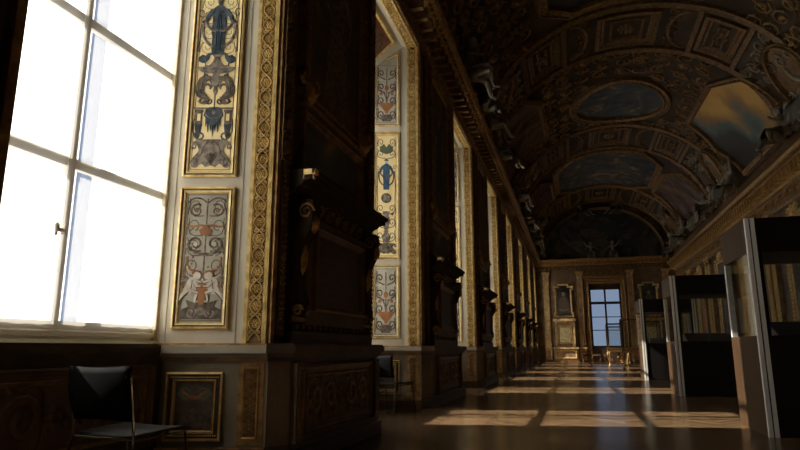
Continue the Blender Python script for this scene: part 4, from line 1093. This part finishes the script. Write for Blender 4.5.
def end_bay(x, side):
    t = thing('framed_portrait', 'dark portrait in an eared gilt frame on the end wall, %s of the window' % side, 'painting', (x, YE, 2.85), 0, 'portraits of the end wall')
    ear = [(-.62, 0), (.62, 0), (.62, .35), (.54, .35), (.54, 1.75), (.64, 1.75), (.64, 2.05), (.36, 2.05), (.36, 2.2), (-.36, 2.2), (-.36, 2.05), (-.64, 2.05), (-.64, 1.75), (-.54, 1.75), (-.54, .35), (-.62, .35)]
    mb = MB(); mb.sweep(ear, frame_prof(.12, .12), 'gilt_end'); mb.build('frame', t)
    mb = MB(); mb.box(-.5, .5, 0, .03, .12, 2.06, 'paint_portrait')
    mb.poly([(-.36, .35), (.38, .3), (.36, .8), (.22, 1.25), (.08, 1.36), (-.08, 1.36), (-.24, 1.25), (-.36, .9)], 'p_umber', .035); mb.poly(ell(0, 1.5, .11, .14, 14), 'p_taupe', .04); mb.ribbon([(-.3, .55), (0, .45), (.3, .55)], .12, 'p_taupe', .04)
    mb.build('canvas', t)
    t = thing('marble_console', 'gilt and marble console shelf under the portrait, %s of the end window' % side, 'console', (x, YE, .0), 0, 'consoles under the portraits')
    mb = MB(); mb.box(-.72, .72, 0, .42, 2.62, 2.76, 'gilt_end'); mb.box(-.62, .62, 0, .32, 2.52, 2.62, 'gilt_end'); mb.build('shelf', t)
    mb = MB(); mb.box(-.62, .62, 0, .2, .95, 2.52, 'marble_brown'); mb.box(-.46, .46, .2, .22, 1.15, 2.3, 'marble_brown'); mb.build('body', t)
    mb = MB(); mb.rect(-.44, .44, 1.15, 2.32, frame_prof(.1, .06, .21), 'gilt_end'); mb.box(-.33, .33, .215, .23, 1.27, 2.2, 'gold_pale'); mb.build('panel', t)
    for q in (-1, 1):
        mb = MB(); mb.box(q * .55 - .06, q * .55 + .06, .2, .3, 1.0, 2.5, 'gilt_end'); mb.ribbon(spiral(q * .55, 2.35, .1, .03, 0, 1.3, 9), .04, 'gilt_end', .31, .04); mb.ribbon(spiral(q * .55, 1.15, .08, .03, 0, 1.3, 9), .04, 'gilt_end', .31, .04); mb.build('bracket', t)
    mb = MB(); mb.box(-.76, .76, 0, .38, .0, .95, 'marble_brown'); mb.box(-.79, .79, 0, .45, .84, .95, 'gilt_end'); mb.box(-.79, .79, 0, .45, 0, .15, 'gold_deep'); mb.rect(-.66, .66, .24, .76, [(0, .38), (0, .42), (.05, .42), (.07, .38)], 'gilt_end'); mb.build('plinth', t)
end_bay(-.55, 'left'); end_bay(4.68, 'right')

# stucco figures ----------------------------------------------------------
def skin_body(name, verts, edges, radii, m, root=0, sub=1):
    me = bpy.data.meshes.new(name); me.from_pydata(verts, edges, [])
    o = bpy.data.objects.new(name, me); COL.objects.link(o)
    sk = o.modifiers.new('s', 'SKIN'); ss = o.modifiers.new('u', 'SUBSURF'); ss.levels = sub; ss.render_levels = sub
    for i, v in enumerate(me.skin_vertices[0].data):
        r = radii[i]; v.radius = (r, r) if not isinstance(r, tuple) else r; v.use_root = (i == root)
    dg = bpy.context.evaluated_depsgraph_get(); dg.update()
    nm = bpy.data.meshes.new_from_object(o.evaluated_get(dg)); nm.name = name
    nm.materials.clear(); nm.materials.append(MATS[m])
    for p in nm.polygons: p.use_smooth = True
    bpy.data.objects.remove(o)
    return nm
def make_figure(pose=0, m='stucco'):
    """seated stucco nude leaning back; faces +w (towards the room), local -y outward, base at z=0"""
    if pose == 0:
        V = [(0, 0, .42), (0, .04, .62), (0, .08, .82), (0, .08, .98), (0, .05, 1.08), (0, .02, 1.20),       # pelvis..head
             (-.13, .0, .42), (-.20, -.38, .50), (-.22, -.42, .08), (-.22, -.56, .02),
             (.13, .0, .42), (.26, -.30, .42), (.30, -.40, .02), (.32, -.54, -.04),
             (-.20, .08, .95), (-.40, .02, .78), (-.56, -.14, .66), (-.62, -.2, .64),
             (.20, .08, .95), (.40, -.06, 1.10), (.52, -.12, 1.32), (.54, -.14, 1.40)]
    else:
        V = [(0, 0, .35), (.05, .06, .55), (.12, .10, .74), (.16, .1, .90), (.18, .06, .99), (.2, .02, 1.10),
             (-.12, .0, .33), (-.42, -.22, .46), (-.66, -.18, .16), (-.80, -.24, .12),
             (.10, -.04, .32), (-.12, -.36, .30), (-.36, -.46, .04), (-.48, -.52, .0),
             (-.02, .10, .88), (-.20, .0, .72), (-.34, -.16, .80), (-.38, -.2, .84),
             (.33, .1, .86), (.50, .06, .66), (.58, -.04, .46), (.6, -.08, .40)]
    E = [(0, 1), (1, 2), (2, 3), (3, 4), (4, 5), (0, 6), (6, 7), (7, 8), (8, 9), (0, 10), (10, 11), (11, 12), (12, 13), (3, 14), (14, 15), (15, 16), (16, 17), (3, 18), (18, 19), (19, 20), (20, 21)]
    R = [.14, .12, .145, .12, .055, .085, .11, .085, .055, .04, .11, .085, .055, .04, .07, .05, .038, .035, .07, .05, .038, .035]
    body = skin_body('body', V, E, R, m)
    t = thing('stucco_figure', '', 'statue'); o = bpy.data.objects.new('body', body); COL.objects.link(o); o.parent = t
    hx, hy, hz = V[5]
    I = lambda x, w, z: (x, w, z)
    mb = MB(I); mb.lathe([(.03, -.12), (.09, -.08), (.12, 0), (.125, .08), (.10, .14), (.04, .175)], 'stucco', (hx, hy + .015, hz), 10, .95)   # hair mass
    for k in range(9):
        a = k * .7; mb.lathe([(.01, -.04), (.035, -.02), (.04, .01), (.01, .035)], 'stucco', (hx + .11 * cos(a), hy + .05 + .06 * sin(a), hz + .06 + .03 * sin(3 * a)), 6)
    mb.build('hair', t)
    mb = MB(I); mb.tube([(hx, hy - .10, hz + .04), (hx, hy - .135, hz - .01)], .018, m, 6, [.012, .022]); 
    for e in (-1, 1): mb.tube([(hx + e * .02, hy - .105, hz + .03), (hx + e * .055, hy - .095, hz + .035)], .014, m, 5)
    mb.tube([(hx - .03, hy - .105, hz - .05), (hx + .03, hy - .105, hz - .05)], .012, m, 5); mb.build('face', t)
    # drapery: folded cloth over lap
    mb = MB(I); P = []; F = []; nu, nv = 14, 6
    for j in range(nv + 1):
        for i in range(nu + 1):
            u = i / nu; v = j / nv
            x = -.36 + .72 * u; f = .05 * sin(u * 22 + v * 3)
            y = .06 - .48 * min(1, v * 1.6) + f * .5; z = .50 + .05 * sin(u * 6) - max(0, v - .5) * 1.0 + f
            P.append((x, y, z))
    for j in range(nv):
        for i in range(nu): a = j * (nu + 1) + i; F.append((a, a + 1, a + nu + 2, a + nu + 1))
    mb.add(P, F, 'drape', True); mb.build('drapery', t)
    return t
figs = [make_figure(0), make_figure(1)]
FIG = []
# placed on the cornice, both sides, at the edges of the cove paintings
ys = [12.8, 14.6, 16.1, 18.75, 24.9, 28.1, 29.6, 31.6, 36.0, 39.6]
for side in ('right', 'left'):
    for k, y in enumerate(ys): FIG.append((side, k, y))
for i, (side, k, y) in enumerate(FIG):
    b = figs[k % 2]
    o = b if i < 2 else copy_tree(b)
    r = rad(-90) if side == 'right' else rad(90)
    x = (XR - .42) if side == 'right' else (XW + .42)
    o.location = (x, y, 6.62 if side == 'left' else 6.40); o.rotation_euler = (0, 0, r + rad([12, -10, 20, -16][k % 4])); sc_ = 1.15 if side == 'right' else 1.0
    o.scale = (sc_ * (1 if k % 4 < 2 else -1), sc_, sc_)
    o['label'] = 'stucco nude %s on the %s cornice, number %s from the camera' % ('with raised arm' if k % 2 == 0 else 'reclining', side, ['one', 'two', 'three', 'four', 'five', 'six', 'seven', 'eight', 'nine', 'ten'][k])
    o['group'] = 'stucco figures on the cornices'
# figures over the lunette and at its foot
for i, (x, z, p, s, lb) in enumerate([(1.0, 9.35, 1, .9, 'reclining stucco figure on the left crest of the end lunette'), (3.0, 9.4, 1, .9, 'reclining stucco figure on the right crest of the end lunette'),
                                  (1.35, 6.62, 0, .8, 'stucco figure seated left at the foot of the end lunette'), (2.7, 6.62, 0, .8, 'stucco figure seated right at the foot of the end lunette')]):
    o = copy_tree(figs[p]); o.location = (x, YE - .45, z); o.rotation_euler = (0, 0, 0); o.scale = (s if i % 2 else -s, s, s); o['label'] = lb; o['group'] = 'stucco figures around the end lunette'

# ------------------------------------------------------------------ lunette painting on the end wall
t = thing('lunette_painting', 'large dark arched painting above the end wall cornice', 'painting', (CX, YE, 6.66), 0)
mb = MB(); arc = ell(0, .1, 3.75, 3.2, 40, 0, pi); mb.poly(arc + [(-3.75, .02), (3.75, .02)], 'paint_lunette', .05, .05)
for cx, cz, r in ((-.7, 1.7, .5), (.2, 2.0, .55), (.9, 1.6, .5), (-1.6, 1.0, .45), (1.9, .9, .5), (-.1, 1.0, .5)): mb.poly([(cx + r * 1.3 * cos(a * pi / 8), cz + r * .55 * sin(a * pi / 8) * (1 + .3 * sin(a * 3))) for a in range(16)], 'p_umber' if cx < 0 else 'p_navy', .056)
mb.build('canvas', t)
mb = MB(); mb.sweep(ell(0, .1, 3.86, 3.32, 44, 0, pi), [(0, 0), (0, .16), (.05, .2), (.1, .14), (.16, .16), (.2, 0)][::1], 'stucco_gilt', False)
for k in range(22):
    a = pi * (k + .5) / 22; mb.flower(4.0 * cos(a), .1 + 3.43 * sin(a), .10, .08, 'stucco_gilt', .08, 5)
mb.build('frame', t)

# ------------------------------------------------------------------ ceiling decoration
def cpaint(name, label, outline, canvas, fprof_w=.22, fm='stucco_gilt', crest=True, dens=.25, h=.16):
    """a painting set into the vault: outline in (arc metres, y)"""
    cx = sum(p[0] for p in outline) / len(outline); cy = sum(p[1] for p in outline) / len(outline)
    org = vault_map(cx, 0, cy)
    t = thing(name, label, 'painting', org)
    path = densify(outline + [outline[0]], dens)[:-1]
    # canvas as a fan of strips following the curve
    mb = MB(vault_map); rings = 8; n = len(path); P = [(cx, .03, cy)]; F = []
    for r in range(1, rings + 1):
        for (x, y) in path: P.append((cx + (x - cx) * r / rings, .03, cy + (y - cy) * r / rings))
    for k in range(n): F.append((0, 1 + k, 1 + (k + 1) % n))
    for r in range(rings - 1):
        for k in range(n):
            a = 1 + r * n + k; b_ = 1 + r * n + (k + 1) % n; F.append((a, a + n, b_ + n, b_))
    mb.add(P, F, canvas, True); o = mb.build('canvas', t)
    W = fprof_w
    area = sum(path[i][0] * path[(i + 1) % n][1] - path[(i + 1) % n][0] * path[i][1] for i in range(n))
    s = -1 if area > 0 else 1
    mb = MB(vault_map); prof = [(0, .02), (0, h), (W * .25, h * 1.2), (W * .4, h * .7), (W * .75, h * .7), (W * .85, h), (W, h * .9), (W, 0)]
    mb.sweep(path, [(s * a, b_) for a, b_ in prof], fm)
    if crest:
        q = densify(outline + [outline[0]], .24)[:-1]
        for i, (x, y) in enumerate(q):
            dx, dy = x - cx, y - cy; l = math.hypot(dx, dy); mb.dome(x + dx / l * W * .58, y + dy / l * W * .58, .06, .06, .07, fm, h * .65, 5, 1)
    o2 = mb.build('frame', t)
    for ob in (o, o2):
        for v in ob.data.vertices: v.co = (v.co.x - org[0], v.co.y - org[1], v.co.z - org[2])
    return t
rp = rad
def P4(phi): return rad(phi) * 4.0
cpaint('ceiling_painting', 'oval blue-grey painting with a beaded gilt frame at the crown of the vault', ell(P4(2), 23.7, P4(22), 1.85, 36), 'paint_oval', .28)
cpaint('ceiling_painting', 'oblong cloud painting on the vault between the oval and the end wall', [(P4(-34), 31.0), (P4(-22), 30.1), (P4(22), 30.1), (P4(34), 31.0), (P4(34), 35.0), (P4(22), 36.4), (P4(-22), 36.4), (P4(-34), 35.0)], 'paint_dusk', .3)
cpaint('ceiling_painting', 'dark painting high on the vault nearest the camera, cut by the top edge', [(P4(-32), 9.5), (P4(-22), 8.7), (P4(22), 8.7), (P4(32), 9.5), (P4(32), 15.2), (P4(22), 16.0), (P4(-22), 16.0), (P4(-32), 15.2)], 'paint_lunette', .3)
hexR = [(P4(41), 24.6), (P4(42), 21.0), (P4(53), 19.5), (P4(72), 19.0), (P4(84), 19.6), (P4(84), 23.6), (P4(62), 25.0)]
cpaint('cove_painting', 'large glowing orange and teal painting on the right side of the vault', hexR, 'paint_gold', .2)
cpaint('cove_painting', 'brown painting on the left side of the vault, opposite the orange one', [(-x, y) for x, y in hexR][::-1], 'paint_brown', .2)
hex2 = [(x, y + 11.0) for x, y in hexR]
cpaint('cove_painting', 'dark painting low on the right side of the vault, beyond the orange one', hex2, 'paint_brown', .2)
cpaint('cove_painting', 'dark painting low on the left side of the vault near the end wall', [(-x, y) for x, y in hex2][::-1], 'paint_brown', .2)
for sgn, side in ((1, 'right'), (-1, 'left')):
    for (y, nm) in ((17.4, 'near'), (26.6, 'middle'), (38.2, 'far')):
        cpaint('vault_medallion', 'oval gilt relief medallion on the %s cove, the %s one' % (side, {'near': 'nearest', 'middle': 'middle', 'far': 'farthest'}[nm]), ell(sgn * P4(68), y, P4(13), .85, 22), 'gold_deep', .14, crest=False)
# transverse bands with coffers
def cband(y0, y1, idx):
    mb = MB(vault_map)
    for y in (y0, y1):
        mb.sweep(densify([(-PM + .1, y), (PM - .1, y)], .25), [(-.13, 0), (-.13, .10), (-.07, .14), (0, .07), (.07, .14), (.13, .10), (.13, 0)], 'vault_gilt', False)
    for (p0, p1) in ((28, 44), (-44, -28), (-12, 12), (-20, -14), (14, 20), (50, 56), (-56, -50)):
        a, b_ = P4(p0), P4(p1); 
        if b_ - a > .6:
            mb.rect(a, b_, y0 + .35, y1 - .35, [(0, 0), (0, .10), (.10, .12), (.16, .03), (.22, .05), (.26, 0)], 'vault_gilt', dens=.3)
            mb.rect(a + .4, b_ - .4, y0 + .75, y1 - .75, [(0, 0), (0, .06), (.05, .06), (.07, 0)], 'gold_deep', dens=.3)
            mb.flower((a + b_) / 2, (y0 + y1) / 2, .26, .16, 'vault_gilt', 0, 8)
        else: rinceau(mb, a, b_, y0 + .2, y1 - .2, 'vault_gilt', 0, .08, .4, simple=True)
    for q in (-1, 1):
        # vertical bars between coffers
        for p in (26, 46): mb.sweep([(q * P4(p), y0), (q * P4(p), y1)], [(-.07, 0), (-.07, .12), (.07, .12), (.07, 0)], 'vault_gilt', False)
        mb.ribbon(ell(q * P4(23), (y0 + y1) / 2, .5, (y1 - y0) / 2 - .3, 14, pi / 2, 3 * pi / 2) if q > 0 else ell(q * P4(23), (y0 + y1) / 2, .5, (y1 - y0) / 2 - .3, 14, -pi / 2, pi / 2), .12, 'vault_gilt', 0, .1)
    return struct(mb.build('trim_%d' % idx))
cband(16.7, 19.4, 19); cband(26.4, 29.4, 20); cband(36.8, 40.6, 21); cband(5.6, 8.2, 22)
# scroll fields around the ovals
def cfield(y0, y1, idx, excl):
    mb = MB(vault_map); r2 = random.Random(idx)
    nx = int(2 * PM / .62); ny = int((y1 - y0) / .62)
    for i in range(nx + 1):
        for j in range(ny + 1):
            x = -PM + .2 + (2 * PM - .4) * i / nx; y = y0 + (y1 - y0) * j / ny
            if any(e(x, y) for e in excl): continue
            s = 1 if (i + j) % 2 else -1
            mb.ribbon(spiral(x + r2.uniform(-.06, .06), y + r2.uniform(-.06, .06), .29, .06, r2.uniform(0, 6), 1.3 * s, 9), .085, 'stucco_gilt', 0, r2.uniform(.05, .11), taper=.4)
            if (i * 3 + j) % 4 == 0: mb.dome(x, y, .1, .12, .12, 'gold_dark', 0, 7, 1)
            if (i + j) % 3 == 0: mb.ribbon(bez((x - .3, y - .2), (x - .1, y + .1), (x + .1, y - .1), (x + .32, y + .25), 5), .07, 'gold_dark', 0, .07, taper=.5)
    return struct(mb.build('trim_%d' % idx))
in_oval = lambda cx, cy, rx, ry: (lambda x, y: ((x - cx) / (rx + .45))**2 + ((y - cy) / (ry + .45))**2 < 1)
in_box = lambda x0, x1, y0, y1: (lambda x, y: x0 < x < x1 and y0 < y < y1)
cov = [in_box(P4(39), P4(88), 19.0, 25.3), in_box(-P4(88), -P4(39), 19.0, 25.3), in_box(P4(39), P4(88), 30.0, 36.3), in_box(-P4(88), -P4(39), 30, 36.3)]
cfield(19.7, 26.1, 23, [in_oval(P4(2), 23.7, P4(22), 1.85)] + cov)
cfield(29.7, 36.6, 24, [in_box(-P4(38), P4(38), 29.6, 36.9)] + cov)
cfield(8.4, 16.5, 25, [in_box(-P4(36), P4(36), 8, 16.6)])
def coves(idx):
    mb = MB(vault_map); r2 = random.Random(3)
    for y0, y1 in ((16.9, 19.2), (26.6, 29.2), (37., 40.4)):
        y = y0
        while y < y1:
            for q in (-1, 1):
                for p in (52, 60, 77, 85):
                    mb.ribbon(spiral(q * P4(p) + r2.uniform(-.1, .1), y, .26, .05, r2.uniform(0, 6), 1.2, 9), .09, 'stucco', 0, .12, taper=.4)
            y += .55
    return struct(mb.build('trim_%d' % idx))
coves(26)

# ------------------------------------------------------------------ right wall
RW = XR
def right_bay(k, y):
    nm = ['nearest', 'second', 'third', 'fourth', 'fifth', 'sixth', 'seventh'][k]
    loc = (RW, y, 0)
    t = thing('wall_tapestry', 'gilt-framed portrait tapestry on the right wall, %s from the camera' % nm, 'tapestry', (RW, y, 1.25), rad(-90), 'tapestries on the right wall')
    mb = MB(); mb.rect(-.95, .95, 0, 3.55, frame_prof(.16, .12), 'gold_dark'); mb.rect(-.78, .78, .17, 3.38, [(0, .02), (0, .06), (.03, .06), (.04, .02)], 'gold')
    bead_row(mb, (-.87, .1), (-.87, 3.45), .12, .035, 'gold', .08, .04); bead_row(mb, (.87, .1), (.87, 3.45), .12, .035, 'gold', .08, .04)
    mb.flower(0, 3.62, .2, .12, 'gold', .06, 7)
    for q in (-1, 1): mb.ribbon(spiral(q * .3, 3.62, .18, .04, 0, q * 1.3, 10), .06, 'gold', .06, .07)
    mb.build('frame', t)
    mb = MB(); mb.box(-.8, .8, 0, .02, .15, 3.4, 'paint_tapestry')
    mb.poly([(-.36, .5), (.38, .5), (.32, 1.2), (.26, 1.6), (.3, 2.1), (.2, 2.35), (.07, 2.43), (-.07, 2.43), (-.2, 2.35), (-.3, 2.1), (-.22, 1.6), (-.3, 1.1)], 'p_rust' if k % 2 else 'p_umber', .026); mb.poly(ell(0, 2.57, .1, .13, 12), 'p_taupe', .03)
    mb.ribbon([(.22, 2.2), (.42, 1.9), (.3, 1.6)], .11, 'p_taupe', .03, taper=.4)
    mb.build('cloth', t)
    t = thing('wall_console', 'carved gilt dado panel under the right-wall tapestry, %s from the camera' % nm, 'panel', (RW, y, 0), rad(-90), 'dado panels of the right wall')
    mb = MB(); mb.box(-1.05, 1.05, 0, .12, 0, 1.12, 'stone_dark'); mb.box(-1.1, 1.1, 0, .2, 1.12, 1.2, 'gold_dark'); mb.box(-1.1, 1.1, 0, .16, 0, .14, 'wood_dark'); mb.build('body', t)
    mb = MB(); mb.rect(-.9, .9, .24, 1.02, frame_prof(.08, .05, .12), 'gold_dark'); rinceau(mb, -.8, .8, .36, .9, 'gold_dark', .12, .04, .45); mb.build('carving', t)
def right_pil(k, y):
    nm = ['first', 'second', 'third', 'fourth', 'fifth', 'sixth', 'seventh', 'eighth'][k]
    t = thing('wall_pilaster', 'carved gilt pilaster of the right wall, %s from the camera' % nm, 'pilaster', (RW, y, 0), rad(-90), 'gilt pilasters of the right wall')
    w = .5
    mb = MB(); mb.box(-w, w, 0, .10, 0, 1.2, 'stone_dark'); mb.box(-w - .04, w + .04, 0, .18, 1.12, 1.2, 'gold_dark'); mb.rect(-w + .1, w - .1, .25, 1.0, [(0, .1), (0, .13), (.04, .13), (.05, .1)], 'gold_dark'); mb.build('pedestal', t)
    for q in (-1, 1):
        mb = MB(); mb.box(q * .30 - .17, q * .30 + .17, 0, .12, 1.2, 4.75, 'marble_brown'); mb.rect(q * .30 - .17, q * .30 + .17, 1.22, 4.73, [(0, .12), (0, .15), (.035, .15), (.045, .12)], 'gold')
        grotesque_relief(mb, q * .30 - .11, q * .30 + .11, 1.3, 4.65, 'gold', .12, .035); mb.build('shaft', t)
        mb = MB(); mb.box(q * .3 - .16, q * .3 + .16, 0, .14, 4.75, 5.02, 'gold_dark'); mb.box(q * .3 - .2, q * .3 + .2, 0, .2, 5.02, 5.10, 'gold')
        for e in (-1, 1): mb.ribbon(spiral(q * .3 + e * .12, 4.95, .08, .02, 0, e * 1.4, 9), .035, 'gold', .14, .05)
        mb.build('capital', t)
for k in range(7):
    right_bay(k, 10.2 + 4.7 * k)
    right_pil(k, 12.55 + 4.7 * k)

# ------------------------------------------------------------------ light
w = bpy.data.worlds.new('sky'); sc.world = w; w.use_nodes = True
bg = w.node_tree.nodes['Background']; bg.inputs[0].default_value = (.78, .87, 1.0, 1); bg.inputs[1].default_value = 1.6
sl = bpy.data.lights.new('sun', 'SUN'); sl.energy = 28; sl.angle = rad(.6); sl.color = (1., .93, .80)
so = bpy.data.objects.new('sun', sl); COL.objects.link(so); so.location = (-20, 10, 20)
from mathutils import Vector
d = Vector((1, .19, -.79)).normalized(); so.rotation_euler = d.to_track_quat('-Z', 'Y').to_euler()

# ------------------------------------------------------------------ camera
cam = bpy.data.cameras.new('camera'); cam.sensor_width = 36; cam.lens = 27.0; cam.clip_start = .05; cam.clip_end = 200
co = bpy.data.objects.new('camera', cam); COL.objects.link(co)
th = math.atan(123 / 600); ps = math.atan(175 * cos(th) / 600)
co.location = (0, 0, .9); co.rotation_euler = (pi / 2 + th, 0, ps)
sc.camera = co
sc.view_settings.view_transform = 'Standard'; sc.view_settings.look = 'None'; sc.view_settings.exposure = 0; sc.view_settings.gamma = 1
sc.cycles.max_bounces = 10; sc.cycles.diffuse_bounces = 5; sc.cycles.transparent_max_bounces = 16
sc.cycles.sample_clamp_indirect = 4; sc.cycles.use_denoising = True
